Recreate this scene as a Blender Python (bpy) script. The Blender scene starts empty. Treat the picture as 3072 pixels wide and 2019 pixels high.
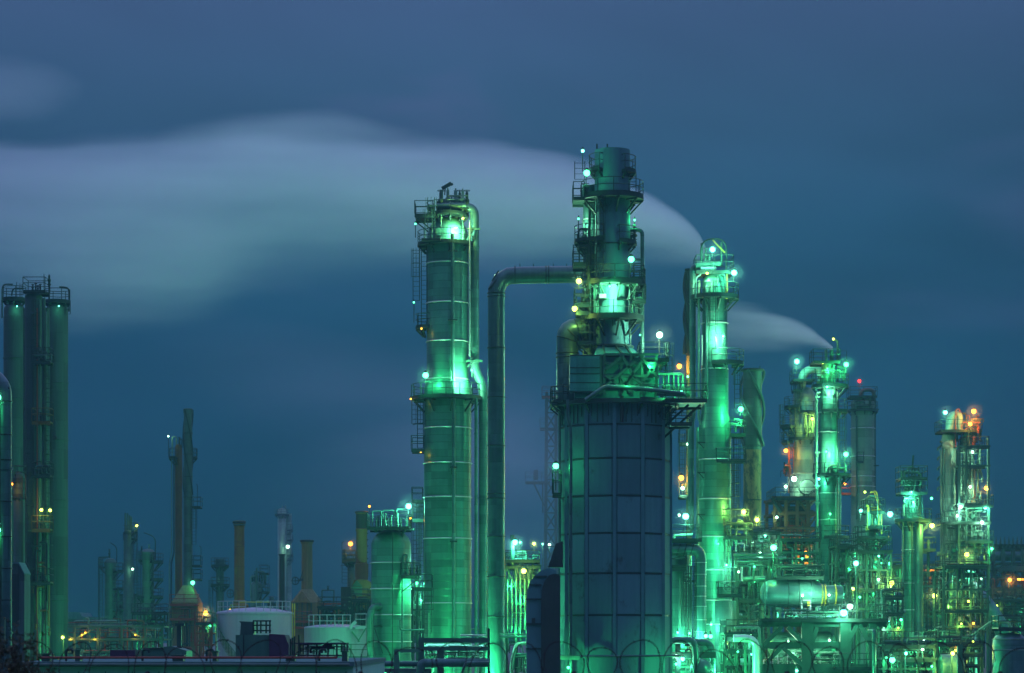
import bpy, math, random
from mathutils import Vector, Matrix
R = math.radians
pi = math.pi
F = 7226.0; HY = 1923.0; CX = 1536.0; H = 3.7
scn = bpy.context.scene
col = scn.collection

# ------------------------------------------------------------------ mesh builder
class MB:
    def __init__(s): s.v = []; s.f = []
    def add(s, vs, fs):
        b = len(s.v); s.v.extend(tuple(v) for v in vs); s.f.extend(tuple(i + b for i in f) for f in fs); return s
    def box(s, c, d, rz=0.0):
        cx, cy, cz = c; a, b, h = d[0] / 2, d[1] / 2, d[2] / 2
        co, si = math.cos(rz), math.sin(rz); vs = []
        for z in (-h, h):
            for x, y in ((-a, -b), (a, -b), (a, b), (-a, b)):
                vs.append((cx + x * co - y * si, cy + x * si + y * co, cz + z))
        return s.add(vs, [(3, 2, 1, 0), (4, 5, 6, 7), (0, 1, 5, 4), (1, 2, 6, 5), (2, 3, 7, 6), (3, 0, 4, 7)])
    def prism(s, poly, y0, y1):
        """polygon in x-z extruded along y"""
        n = len(poly)
        vs = [(x, y0, z) for x, z in poly] + [(x, y1, z) for x, z in poly]
        fs = [tuple(range(n)), tuple(range(2 * n - 1, n - 1, -1))]
        fs += [(i, i + n, (i + 1) % n + n, (i + 1) % n) for i in range(n)]
        return s.add(vs, fs)
    def beam(s, p0, p1, w, h=None):
        return s.sweep([p0, p1], w / 2 * 1.414, 4, h=(h or w) / 2 * 1.414, ph=pi / 4)
    def tube(s, p0, p1, r, n=8): return s.sweep([p0, p1], r, n)
    def sweep(s, pts, r, n=8, closed=False, h=None, ph=0.0, caps=True):
        pts = [Vector(p) for p in pts]; m = len(pts)
        if m < 2: return s
        rr = r if isinstance(r, (list, tuple)) else [r] * m
        hh = h if h is not None else None
        tans = []
        for i in range(m):
            a = pts[i - 1] if (i > 0 or closed) else pts[i]
            b = pts[(i + 1) % m] if (i < m - 1 or closed) else pts[i]
            t = (b - a); tans.append(t.normalized() if t.length > 1e-9 else Vector((0, 0, 1)))
        t0 = tans[0]
        up = Vector((0, 0, 1)) if abs(t0.z) < 0.9 else Vector((0, 1, 0))
        u = t0.cross(up).normalized(); vs = []
        for i in range(m):
            t = tans[i]
            u = (u - t * u.dot(t))
            u = u.normalized() if u.length > 1e-6 else t.orthogonal().normalized()
            w = t.cross(u)
            for k in range(n):
                a = 2 * pi * k / n + ph
                vs.append(pts[i] + u * (math.cos(a) * rr[i]) + w * (math.sin(a) * (hh if hh is not None else rr[i])))
        fs = []
        for i in range(m if closed else m - 1):
            j = (i + 1) % m
            for k in range(n):
                k2 = (k + 1) % n
                fs.append((i * n + k, i * n + k2, j * n + k2, j * n + k))
        if caps and not closed:
            fs.append(tuple(range(n - 1, -1, -1))); fs.append(tuple((m - 1) * n + k for k in range(n)))
        return s.add(vs, fs)
    def lathe(s, prof, c=(0, 0), n=32, cap=True, ph=0.0):
        vs = []; fs = []; m = len(prof)
        for r, z in prof:
            for k in range(n):
                a = 2 * pi * k / n + ph
                vs.append((c[0] + math.cos(a) * r, c[1] + math.sin(a) * r, z))
        for i in range(m - 1):
            for k in range(n):
                k2 = (k + 1) % n
                fs.append((i * n + k2, i * n + k, (i + 1) * n + k, (i + 1) * n + k2))
        if cap:
            fs.append(tuple(range(n))); fs.append(tuple((m - 1) * n + k for k in range(n - 1, -1, -1)))
        return s.add(vs, fs)
    def ring(s, c, rad, r, a0=0, a1=360, n=40, k=6):
        full = abs(a1 - a0) >= 359.9
        m = max(3, int(n * abs(a1 - a0) / 360))
        pts = [(c[0] + rad * math.cos(R(a0 + (a1 - a0) * i / m)), c[1] + rad * math.sin(R(a0 + (a1 - a0) * i / m)), c[2]) for i in range(m if full else m + 1)]
        return s.sweep(pts, r, k, closed=full)
    def sphere(s, c, r, n=12, m=7, sz=1.0):
        return s.lathe([(max(0.001, r * math.sin(pi * i / m)), c[2] + sz * r * math.cos(pi * i / m)) for i in range(m + 1)], (c[0], c[1]), n, cap=False)
    def arcdeck(s, c, ri, ro, z0, z1, a0, a1):
        full = abs(a1 - a0) >= 359.9
        m = max(4, int(abs(a1 - a0) / 9)); vs = []
        for i in range(m + 1):
            a = R(a0 + (a1 - a0) * i / m)
            for r, z in ((ri, z0), (ro, z0), (ro, z1), (ri, z1)):
                vs.append((c[0] + r * math.cos(a), c[1] + r * math.sin(a), z))
        fs = []
        for i in range(m):
            b = i * 4
            for k in range(4):
                fs.append((b + k, b + (k + 1) % 4, b + 4 + (k + 1) % 4, b + 4 + k))
        if not full: fs += [(3, 2, 1, 0), (m * 4, m * 4 + 1, m * 4 + 2, m * 4 + 3)]
        return s.add(vs, fs)

def fillet(pts, rad, k=5):
    pts = [Vector(p) for p in pts]; out = [pts[0]]
    for i in range(1, len(pts) - 1):
        a, b, c = pts[i - 1], pts[i], pts[i + 1]
        d1 = (a - b); d2 = (c - b)
        r = min(rad, d1.length * 0.49, d2.length * 0.49)
        p, q = b + d1.normalized() * r, b + d2.normalized() * r
        for j in range(k + 1):
            t = j / k
            out.append(p * (1 - t) ** 2 + b * 2 * t * (1 - t) + q * t * t)
    out.append(pts[-1]); return out

# ------------------------------------------------------------------ materials
def node(nt, t, **kw):
    n = nt.nodes.new(t)
    for k, v in kw.items(): setattr(n, k, v)
    return n
def mat(name, c0, c1, rough=0.5, metal=0.0, scale=(0.6, 0.6, 0.6), seam=0.0, seam_depth=0.25, blotch=0.5, rust=None, rust_amt=0.0, bump=0.4, vstain=0.35):
    m = bpy.data.materials.new(name); m.use_nodes = True; nt = m.node_tree
    b = nt.nodes['Principled BSDF']; L = nt.links.new
    tc = node(nt, 'ShaderNodeTexCoord')
    mp = node(nt, 'ShaderNodeMapping'); mp.inputs['Scale'].default_value = scale; L(tc.outputs['Object'], mp.inputs[0])
    n1 = node(nt, 'ShaderNodeTexNoise'); n1.inputs['Scale'].default_value = 1.3; n1.inputs['Detail'].default_value = 8; n1.inputs['Roughness'].default_value = 0.65
    L(mp.outputs[0], n1.inputs['Vector'])
    mp2 = node(nt, 'ShaderNodeMapping'); mp2.inputs['Scale'].default_value = (2.2, 2.2, 0.12); L(tc.outputs['Object'], mp2.inputs[0])
    n2 = node(nt, 'ShaderNodeTexNoise'); n2.inputs['Scale'].default_value = 2.0; n2.inputs['Detail'].default_value = 5; L(mp2.outputs[0], n2.inputs['Vector'])
    av = node(nt, 'ShaderNodeMix'); av.inputs[0].default_value = vstain; L(n1.outputs[0], av.inputs[2]); L(n2.outputs[0], av.inputs[3])
    rp = node(nt, 'ShaderNodeMapRange'); rp.inputs[1].default_value = 0.5 - blotch * 0.35; rp.inputs[2].default_value = 0.5 + blotch * 0.35; L(av.outputs[0], rp.inputs[0])
    mx = node(nt, 'ShaderNodeMix', data_type='RGBA'); mx.inputs[6].default_value = (*c0, 1); mx.inputs[7].default_value = (*c1, 1); L(rp.outputs[0], mx.inputs[0])
    last = mx.outputs[2]; hgt = av.outputs[0]
    if rust:
        n3 = node(nt, 'ShaderNodeTexNoise'); n3.inputs['Scale'].default_value = 0.9; n3.inputs['Detail'].default_value = 10; n3.inputs['Roughness'].default_value = 0.75; L(mp.outputs[0], n3.inputs['Vector'])
        r3 = node(nt, 'ShaderNodeMapRange'); r3.inputs[1].default_value = 0.62 - rust_amt * 0.3; r3.inputs[2].default_value = 0.70 - rust_amt * 0.3; L(n3.outputs[0], r3.inputs[0])
        m3 = node(nt, 'ShaderNodeMix', data_type='RGBA'); m3.inputs[7].default_value = (*rust, 1); L(r3.outputs[0], m3.inputs[0]); L(last, m3.inputs[6]); last = m3.outputs[2]
    if seam > 0:
        sx = node(nt, 'ShaderNodeSeparateXYZ'); L(tc.outputs['Object'], sx.inputs[0])
        md = node(nt, 'ShaderNodeMath', operation='MODULO'); md.inputs[1].default_value = seam
        ad = node(nt, 'ShaderNodeMath', operation='ADD'); ad.inputs[1].default_value = 100 * seam
        L(sx.outputs[2], ad.inputs[0]); L(ad.outputs[0], md.inputs[0])
        lt = node(nt, 'ShaderNodeMapRange'); lt.inputs[1].default_value = 0.02; lt.inputs[2].default_value = 0.07; L(md.outputs[0], lt.inputs[0])
        # each lap of cladding weathers a little differently
        dv = node(nt, 'ShaderNodeMath', operation='DIVIDE'); dv.inputs[1].default_value = seam; L(sx.outputs[2], dv.inputs[0])
        fl = node(nt, 'ShaderNodeMath', operation='FLOOR'); L(dv.outputs[0], fl.inputs[0])
        at = node(nt, 'ShaderNodeMath', operation='ARCTAN2'); L(sx.outputs[1], at.inputs[0]); L(sx.outputs[0], at.inputs[1])
        ml = node(nt, 'ShaderNodeMath', operation='MULTIPLY'); ml.inputs[1].default_value = 1.3; L(at.outputs[0], ml.inputs[0])
        fa = node(nt, 'ShaderNodeMath', operation='FLOOR'); L(ml.outputs[0], fa.inputs[0])
        cb = node(nt, 'ShaderNodeCombineXYZ'); L(fl.outputs[0], cb.inputs[0]); L(fa.outputs[0], cb.inputs[1])
        wn = node(nt, 'ShaderNodeTexWhiteNoise', noise_dimensions='3D'); L(cb.outputs[0], wn.inputs['Vector'])
        wr = node(nt, 'ShaderNodeMapRange'); wr.inputs[3].default_value = 0.72; wr.inputs[4].default_value = 1.16; L(wn.outputs[0], wr.inputs[0])
        sr = node(nt, 'ShaderNodeMapRange'); sr.inputs[3].default_value = 1 - seam_depth; sr.inputs[4].default_value = 1; L(lt.outputs[0], sr.inputs[0])
        pm = node(nt, 'ShaderNodeMath', operation='MULTIPLY'); L(sr.outputs[0], pm.inputs[0]); L(wr.outputs[0], pm.inputs[1])
        m4 = node(nt, 'ShaderNodeVectorMath', operation='SCALE'); L(last, m4.inputs[0]); L(pm.outputs[0], m4.inputs['Scale']); last = m4.outputs[0]
        hm = node(nt, 'ShaderNodeMath', operation='MULTIPLY_ADD'); hm.inputs[1].default_value = 0.5; L(lt.outputs[0], hm.inputs[0]); L(av.outputs[0], hm.inputs[2]); hgt = hm.outputs[0]
    L(last, b.inputs['Base Color'])
    rr = node(nt, 'ShaderNodeMapRange'); rr.inputs[3].default_value = max(0.05, rough - 0.1); rr.inputs[4].default_value = min(1, rough + 0.12); L(n1.outputs[0], rr.inputs[0]); L(rr.outputs[0], b.inputs['Roughness'])
    b.inputs['Metallic'].default_value = metal; b.inputs['Specular IOR Level'].default_value = .2
    bp = node(nt, 'ShaderNodeBump'); bp.inputs['Strength'].default_value = bump; bp.inputs['Distance'].default_value = 0.05
    L(hgt, bp.inputs['Height']); L(bp.outputs[0], b.inputs['Normal'])
    return m
def glow(name, c, e):
    m = bpy.data.materials.new(name); m.use_nodes = True
    b = m.node_tree.nodes['Principled BSDF']; b.inputs['Base Color'].default_value = (*c, 1)
    b.inputs['Emission Color'].default_value = (*c, 1); b.inputs['Emission Strength'].default_value = e
    return m
M = dict(
    jacket=mat('insulation_jacket', (.026, .115, .085), (.062, .195, .145), .36, .35, seam=.62, seam_depth=.3, blotch=.9),
    jacket2=mat('old_insulation_jacket', (.024, .062, .052), (.05, .105, .085), .5, .2, seam=.9, seam_depth=.3, blotch=1.0),
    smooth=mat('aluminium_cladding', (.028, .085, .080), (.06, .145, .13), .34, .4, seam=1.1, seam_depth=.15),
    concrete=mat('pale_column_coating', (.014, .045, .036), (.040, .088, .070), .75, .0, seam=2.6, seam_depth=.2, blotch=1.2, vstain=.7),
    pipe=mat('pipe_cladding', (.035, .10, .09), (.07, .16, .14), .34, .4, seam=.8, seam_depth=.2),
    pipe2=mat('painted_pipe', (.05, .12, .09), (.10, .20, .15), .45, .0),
    steel=mat('dark_galvanised_steel', (.008, .024, .019), (.02, .045, .036), .55, .3),
    steel2=mat('green_grey_painted_steel', (.018, .060, .045), (.035, .095, .07), .5, .1),
    band=mat('bright_strap', (.28, .38, .34), (.4, .5, .45), .3, .5),
    drum=mat('weathered_furnace_panel', (.026, .095, .092), (.062, .185, .185), .85, .0, (.7, .7, .5), blotch=1.5, vstain=.55, rust=(.03, .075, .068), rust_amt=.14),
    drumrib=mat('furnace_rib', (.03, .12, .12), (.06, .18, .18), .5, .2),
    black=mat('sooty_steel', (.010, .016, .013), (.025, .034, .028), .7, .1),
    rust=mat('rusty_stack_paint', (.075, .065, .010), (.13, .11, .022), .75, 0, vstain=.6, rust=(.08, .035, .015), rust_amt=.3),
    patch=mat('patchy_rusted_paint', (.12, .10, .04), (.16, .12, .05), .7, 0, (1.2, 1.2, .5), rust=(.03, .04, .025), rust_amt=.55),
    tan=mat('tan_stack_paint', (.08, .095, .04), (.14, .145, .06), .7, 0, vstain=.7),
    brown=mat('brown_brick_like_stack', (.055, .04, .014), (.10, .068, .024), .8, 0, seam=0),
    redst=mat('red_primer_steel', (.12, .03, .018), (.18, .05, .03), .6, 0),
    white=mat('white_tank_paint', (.19, .19, .24), (.28, .28, .345), .45, 0, (.2, .2, .2), blotch=.8, vstain=.6, bump=.05),
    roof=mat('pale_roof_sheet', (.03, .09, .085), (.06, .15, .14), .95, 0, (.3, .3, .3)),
    box=mat('green_sheet_metal', (.02, .10, .065), (.05, .15, .10), .5, .1),
    purple=mat('dark_purple_tarpaulin', (.025, .015, .035), (.05, .03, .06), .8, 0),
    yellow=mat('yellow_paint', (.35, .28, .03), (.45, .36, .05), .5, 0),
    paleclad=mat('pale_ribbed_cladding', (.02, .13, .11), (.05, .22, .19), .45, .2, seam=1.1, seam_depth=.12),  # green tint stands in for the plant light falling on this cladding
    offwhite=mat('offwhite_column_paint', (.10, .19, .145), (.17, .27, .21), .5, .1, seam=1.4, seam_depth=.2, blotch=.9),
    deckgreen=mat('deck_green_paint', (.010, .042, .028), (.022, .070, .048), .5, .1),
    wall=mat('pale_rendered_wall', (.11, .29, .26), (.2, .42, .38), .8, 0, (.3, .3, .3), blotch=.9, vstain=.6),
    ground=mat('dark_gravel_ground', (.05, .055, .045), (.11, .105, .09), .9, 0, (.5, .5, .5), bump=.4),
    wire=mat('dull_wire', (.006, .008, .008), (.015, .018, .018), .8, .0),
    bark=mat('dark_twig_bark', (.015, .015, .01), (.04, .035, .02), .9),
    leaf=mat('dark_leaf', (.02, .035, .015), (.05, .07, .03), .7),
)
# every furnace panel has weathered to its own shade
_nt = M['drum'].node_tree; _b = _nt.nodes['Principled BSDF']; _src = _b.inputs['Base Color'].links[0].from_socket
_oi = _nt.nodes.new('ShaderNodeObjectInfo'); _mr = _nt.nodes.new('ShaderNodeMapRange'); _mr.inputs[3].default_value = .8; _mr.inputs[4].default_value = 1.22
_nt.links.new(_oi.outputs['Random'], _mr.inputs[0]); _sc = _nt.nodes.new('ShaderNodeVectorMath'); _sc.operation = 'SCALE'
_nt.links.new(_src, _sc.inputs[0]); _nt.links.new(_mr.outputs[0], _sc.inputs['Scale']); _nt.links.new(_sc.outputs[0], _b.inputs['Base Color'])
LC = {'h': (.42, 1.0, .58), 'g': (.07, 1.0, .34), 'c': (.18, 1.0, .62), 'w': (.55, 1.0, .66), 'y': (.75, 1.0, .16), 'o': (1.0, .36, .035), 'r': (1.0, .02, .02)}
GC = {'g': (.10, 1.0, .45), 'c': (.16, 1.0, .75), 'w': (.5, 1.0, .75), 'y': (.8, 1.0, .12), 'o': (1.0, .38, .04), 'r': (1.0, .03, .03)}
GM = {k: glow('lamp_glass_' + n, GC[k], {'r': 5, 'o': 6, 'y': 7}.get(k, 7)) for k, n in (('g', 'green'), ('c', 'cyan'), ('w', 'white'), ('y', 'yellow'), ('o', 'orange'), ('r', 'red'))}
LS = 1.45   # overall lamp power

# ------------------------------------------------------------------ things
def link(name, mb, m, parent=None, smooth=True):
    me = bpy.data.meshes.new(name); me.from_pydata(mb.v, [], mb.f); me.update()
    if smooth:
        me.polygons.foreach_set('use_smooth', [True] * len(me.polygons))
        try: me.set_sharp_from_angle(angle=R(38))
        except Exception: pass
    me.materials.append(M[m] if isinstance(m, str) else m)
    o = bpy.data.objects.new(name, me); col.objects.link(o)
    if parent is not None: o.parent = parent
    return o
def props(o, label=None, cat=None, group=None, kind=None):
    if label: o['label'] = label
    if cat: o['category'] = cat
    if group: o['group'] = group
    if kind: o['kind'] = kind
    return o
LIGHT_CACHE = {}; HALO = []
class Thing:
    def __init__(s, name, label, cat, cx, Y, group=None):
        s.cx = cx; s.Y = Y; s.s = Y / F
        s.root = bpy.data.objects.new(name, None); col.objects.link(s.root); s.root.empty_display_size = .5
        s.root.location = ((cx - CX) * s.s, Y, 0)
        props(s.root, label, cat, group)
    def P(s, x, y, d=0.0): return Vector(((x - s.cx) * s.s, d, H + (HY - y) * s.s))
    def X(s, x): return (x - s.cx) * s.s
    def Z(s, y): return H + (HY - y) * s.s
    def part(s, name, mb, m, parent=None, label=None):
        o = link(name, mb, m, parent or s.root)
        if label: o['label'] = label
        return o
    # --- shell as a surface of revolution; prof = [(half width px, y px)]
    def shell(s, prof, m='jacket', x=None, d=0, name='shell', n=48, parent=None):
        x = s.cx if x is None else x
        p = [(max(.004, r * s.s), s.Z(y)) for r, y in prof]
        return s.part(name, MB().lathe(p, (s.X(x), d), n), m, parent)
    def bands(s, ys, r, m='band', x=None, d=0, t=.05, parent=None):
        x = s.cx if x is None else x
        for y in ys: s.part('band', MB().ring((s.X(x), d, s.Z(y)), r * s.s + .02, t, n=48), m, parent)
    def pipe(s, pts, r, m='pipe', name='pipe', bend=3.0, parent=None, n=12, flange=True):
        q = [s.P(*p) for p in pts]; rr = r * s.s
        mb = MB().sweep(fillet(q, rr * bend), rr, n)
        if flange and rr > .06:
            for i in range(len(q) - 1):
                a, b = q[i], q[i + 1]; L = (b - a).length
                k = int(L / 5.5)
                for j in range(k):
                    c = a.lerp(b, (j + .5) / k); t = (b - a).normalized() * .05
                    mb.tube(c - t, c + t, rr * 1.09 + .02, n)
        return s.part(name, mb, m, parent)
    def plat(s, y, ro, ri=None, a0=0, a1=360, x=None, d=0, m='steel', rail=True, rh=1.1, name='platform', thick=.16):
        x = s.cx if x is None else x
        ro *= s.s; ri = (ri * s.s) if ri is not None else ro * .6
        z = s.Z(y); c = (s.X(x), d)
        mb = MB().arcdeck(c, ri, ro, z - thick, z, a0, a1)
        full = a1 - a0 >= 359.9
        nb = max(2, int((a1 - a0) / 40))
        for i in range(nb + (0 if full else 1)):
            a = R(a0 + (a1 - a0) * i / nb)
            if not full: a = R(a0 + 3 + (a1 - a0 - 6) * i / nb)
            u = Vector((math.cos(a), math.sin(a), 0)); cc = Vector((c[0], c[1], 0))
            mb.beam(cc + u * (ro * .96) + Vector((0, 0, z - thick - .03)), cc + u * ri + Vector((0, 0, z - thick - min(1.2, ro - ri))), .11)
            mb.beam(cc + u * (ro * .98) + Vector((0, 0, z - thick - .05)), cc + u * ri + Vector((0, 0, z - thick - .05)), .13)
        o = s.part(name, mb, m)
        if rail:
            rb = MB(); rr = ro - .04
            for h in (rh, rh * .55): rb.ring((c[0], c[1], z + h), rr, .032, a0, a1, 48, 5)
            rb.arcdeck(c, rr, rr + .02, z, z + .14, a0, a1)
            k = max(3, int(rr * R(a1 - a0) / 1.15))
            for i in range(k + (0 if full else 1)):
                a = R(a0 + (a1 - a0) * i / k)
                p = Vector((c[0] + rr * math.cos(a), c[1] + rr * math.sin(a), z)); rb.tube(p, p + Vector((0, 0, rh)), .035, 5)
            if not full:
                for ang in (a0, a1):
                    a = R(ang); u = Vector((math.cos(a), math.sin(a), 0)); cc = Vector((c[0], c[1], z))
                    for h in (rh, rh * .55): rb.tube(cc + u * ri + Vector((0, 0, h)), cc + u * rr + Vector((0, 0, h)), .032, 5)
            s.part('railing', rb, m, o)
        return o
    def bplat(s, x0, x1, y, d0, d1, m='steel', rail=True, rh=1.1, brace=0, name='platform', gap=()):
        a, b = s.X(x0), s.X(x1); z = s.Z(y)
        mb = MB().box(((a + b) / 2, (d0 + d1) / 2, z - .06), (b - a, d1 - d0, .12))
        for dd in (d0 + .06, d1 - .06): mb.beam((a, dd, z - .21), (b, dd, z - .21), .1, .16)
        if brace:
            xe = b if brace > 0 else a; xi = a if brace > 0 else b
            for dd in (d0 + .1, d1 - .1): mb.beam((xe, dd, z - .2), (xi, dd, z - .2 - abs(b - a) * .8), .1)
        o = s.part(name, mb, m)
        if rail:
            rb = MB()
            cs = [(a, d0), (b, d0), (b, d1), (a, d1)]
            for i in range(4):
                if i in gap: continue
                p, q = Vector((*cs[i], z)), Vector((*cs[(i + 1) % 4], z))
                for h in (rh, rh * .55): rb.tube(p + Vector((0, 0, h)), q + Vector((0, 0, h)), .032, 5)
                k = max(1, int((q - p).length / 1.2))
                for j in range(k + 1):
                    c = p.lerp(q, j / k); rb.tube(c, c + Vector((0, 0, rh)), .034, 5)
            s.part('railing', rb, m, o)
        return o
    def ladder(s, x, y0, y1, d, m='steel', cage=True, w=.46, sign=-1, parent=None):
        z1, z0 = s.Z(y0), s.Z(y1); xx = s.X(x); mb = MB()
        for e in (-1, 1): mb.tube((xx + e * w / 2, d, z0), (xx + e * w / 2, d, z1), .035, 5)
        k = int((z1 - z0) / .4)
        for i in range(k + 1): mb.tube((xx - w / 2, d, z0 + .4 * i), (xx + w / 2, d, z0 + .4 * i), .018, 4)
        if cage:
            k = int((z1 - z0 - 2) / 1.1)
            for i in range(max(0, k) + 1):
                z = z0 + 2 + 1.1 * i
                if z < z1: mb.ring((xx, d, z), w * .8, .022, 180 if sign < 0 else 0, 360 if sign < 0 else 180, 20, 4)
            if z1 - z0 > 2.5:
                for a in (200, 235, 270, 305, 340):
                    aa = R(a if sign < 0 else a - 180)
                    p = (xx + w * .8 * math.cos(aa), d + w * .8 * math.sin(aa)); mb.tube((*p, z0 + 2), (*p, z1), .018, 4)
        return s.part('ladder', mb, m, parent)
    def lamp(s, x, y, k='g', W=1000, r=.2, pole=0, d=-2.0, ldir=(0, 0, -1), pd=None, shade=True, name='lamp'):
        c = s.P(x, y, d); r = r * .75
        if pole and ldir == (0, 0, -1): ldir = (0, -1, -.35)
        mb = MB()
        if W >= 150 or r > .14: HALO.append((s.root, c.copy(), r, W, k))
        if shade:
            mb.lathe([(.05, c.z + r + .16), (r * .5, c.z + r + .12), (r * .8, c.z + r * .95), (r * .6, c.z + r * .85)], (c.x, c.y), 12, cap=False)
        if pole:
            hp = pole * s.s
            mb.tube((c.x + .0, c.y + r + .12, c.z - hp), (c.x, c.y + r + .12, c.z + r + .12), .035, 6)
            mb.tube((c.x, c.y + r + .12, c.z + r + .12), (c.x, c.y, c.z + r + .14), .035, 6)
        else:
            mb.tube((c.x, c.y, c.z + r + .1), (c.x, c.y + .5, c.z + r + .25), .03, 6)
        o = s.part(name, mb, 'black')
        s.part('globe', MB().sphere(c, r, 14, 8), GM[k], o)
        if W: s.light(c + Vector(ldir) * (r + .18), k, W, o)
        return o
    def light(s, c, k, W, parent):
        key = (k, W)
        if key not in LIGHT_CACHE:
            L = bpy.data.lights.new('lamp_light', 'POINT'); L.energy = W * LS; L.color = LC[k]; L.shadow_soft_size = .12
            LIGHT_CACHE[key] = L
        l = bpy.data.objects.new('lamp_light', LIGHT_CACHE[key]); col.objects.link(l); l.parent = parent; l.location = c
        return l
    def valve(s, x, y, h, d, r=3.0, m='steel2', wheel=False):
        """upright valve with flanges and bonnet; base at y, h px high"""
        c = s.P(x, y, d); hh = h * s.s; rr = r * s.s
        p = [(rr, 0), (rr, .12), (rr * 1.7, .12), (rr * 1.7, .2), (rr, .2), (rr, .38), (rr * 1.5, .45), (rr * 1.5, .58), (rr * .9, .63), (rr * .9, .9), (rr * .5, .93), (rr * .4, 1)]
        mb = MB().lathe([(a, c.z + b * hh) for a, b in p], (c.x, c.y), 10)
        if wheel: mb.ring((c.x, c.y, c.z + hh), rr * 1.8, .03, n=16, k=5)
        return s.part('valve', mb, m)
    def clutter(s, seed, x0, x1, y0, y1, d0, d1, nv=6, nh=4, mats=('pipe2', 'steel2', 'steel', 'pipe')):
        """small bore pipes, boxes and valves bolted between the posts, each a part of its own"""
        rg = random.Random(seed)
        for i in range(nv):
            x = rg.uniform(x0, x1); d = rg.uniform(d0, d1); ya = rg.uniform(y0, y0 + (y1 - y0) * .5); yb = rg.uniform(ya + (y1 - ya) * .4, y1)
            r = rg.choice((.9, 1.2, 1.6, 2.2, 3.0)); e = rg.choice((-1, 1)) * rg.uniform(8, 30)
            xe = min(max(x + e, x0), x1)
            if rg.random() < .6: s.pipe([(x, yb, d), (x, ya, d), (xe, ya, d)], r, rg.choice(mats), flange=False, n=8)
            else: s.pipe([(x, yb, d), (x, ya, d)], r, rg.choice(mats), flange=True, n=8)
        for i in range(nh):
            y = rg.uniform(y0, y1); d = rg.uniform(d0, d1); xa = rg.uniform(x0, x0 + (x1 - x0) * .5); xb = rg.uniform(xa + (x1 - xa) * .4, x1)
            r = rg.choice((1.0, 1.4, 2.0, 3.2)); yd = min(y1, y + rg.uniform(10, 50))
            s.pipe([(xa, yd, d), (xa, y, d), (xb, y, d)] if rg.random() < .5 else [(xa, y, d), (xb, y, d), (xb, yd, d)], r, rg.choice(mats), flange=False, n=8)
        for i in range(max(1, nv // 3)):
            s.valve(rg.uniform(x0, x1), rg.uniform((y0 + y1) / 2, y1), rg.uniform(14, 30), rg.uniform(d0, d1), rg.uniform(1.6, 3), rg.choice(mats), wheel=True)
    def frame(s, xs, ys, d0, d1, m='steel', w=.28, brace=True, seed=0, rails=(), base=0.0):
        """steel frame: posts at xs, beams at ys"""
        rg = random.Random(seed); ztop = s.Z(min(ys))
        for x in xs:
            for d in (d0, d1): s.part('post', MB().beam((s.X(x), d, base), (s.X(x), d, ztop), w), m)
        for y in ys:
            z = s.Z(y)
            for d in (d0, d1): s.part('beam', MB().beam((s.X(xs[0]) - w, d - .003, z), (s.X(xs[-1]) + w, d - .003, z), w * .9, w), m)
            mb = MB()
            for x in xs: mb.beam((s.X(x), d0, z - .02), (s.X(x), d1, z - .02), w * .7)
            s.part('crossbeam', mb, m)
            if y in rails: s.bplat(xs[0], xs[-1], y, d0 - .6, d1, m='steel')
        if brace:
            yy = sorted(ys) + [HY + (H) / s.s]
            for i in range(len(xs) - 1):
                for j in range(len(yy) - 1):
                    if rg.random() < .6:
                        za, zb = s.Z(yy[j]), max(base, s.Z(yy[j + 1])); a, b = s.X(xs[i]), s.X(xs[i + 1])
                        if rg.random() < .5: a, b = b, a
                        s.part('brace', MB().beam((a, d0 - .01, za), (b, d0 - .01, zb), w * .55), m)

def T(name, label, cat, cx, Y, group=None):
    t = Thing(name, label, cat, cx, Y, group); t.gy = HY + H / t.s; return t
def lamp_post(label, x, y, Y, k='g', W=1000, r=.2, ldir=(0, 0, -1), bottom=None, group='lamp posts around the plant'):
    """a lamp on a post of its own, standing on the ground"""
    t = T('lamp_post', label, 'lamp post', x, Y, group)
    z = t.Z(y); c = Vector((0, 0, z)); r *= .75
    if ldir == (0, 0, -1): ldir = (0, -1, -.35)
    HALO.append((t.root, c.copy(), r, W, k))
    mb = MB().tube((0, .35, 0), (0, .35, z + r + .2), .055, 8); mb.tube((0, .35, z + r + .2), (0, 0, z + r + .16), .04, 6); mb.lathe([(.14, 0), (.14, .3), (.07, .4)], (0, .35), 10)
    t.part('pole', mb, 'steel')
    t.part('lamp_shade', MB().lathe([(.05, z + r + .16), (r * .5, z + r + .12), (r * .8, z + r * .95), (r * .6, z + r * .85)], (0, 0), 14, cap=False), 'steel')
    g = t.part('globe', MB().sphere(c, r, 14, 8), GM[k])
    if W: t.light(c + Vector(ldir) * (r + .18), k, W, g)
    return t

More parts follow.
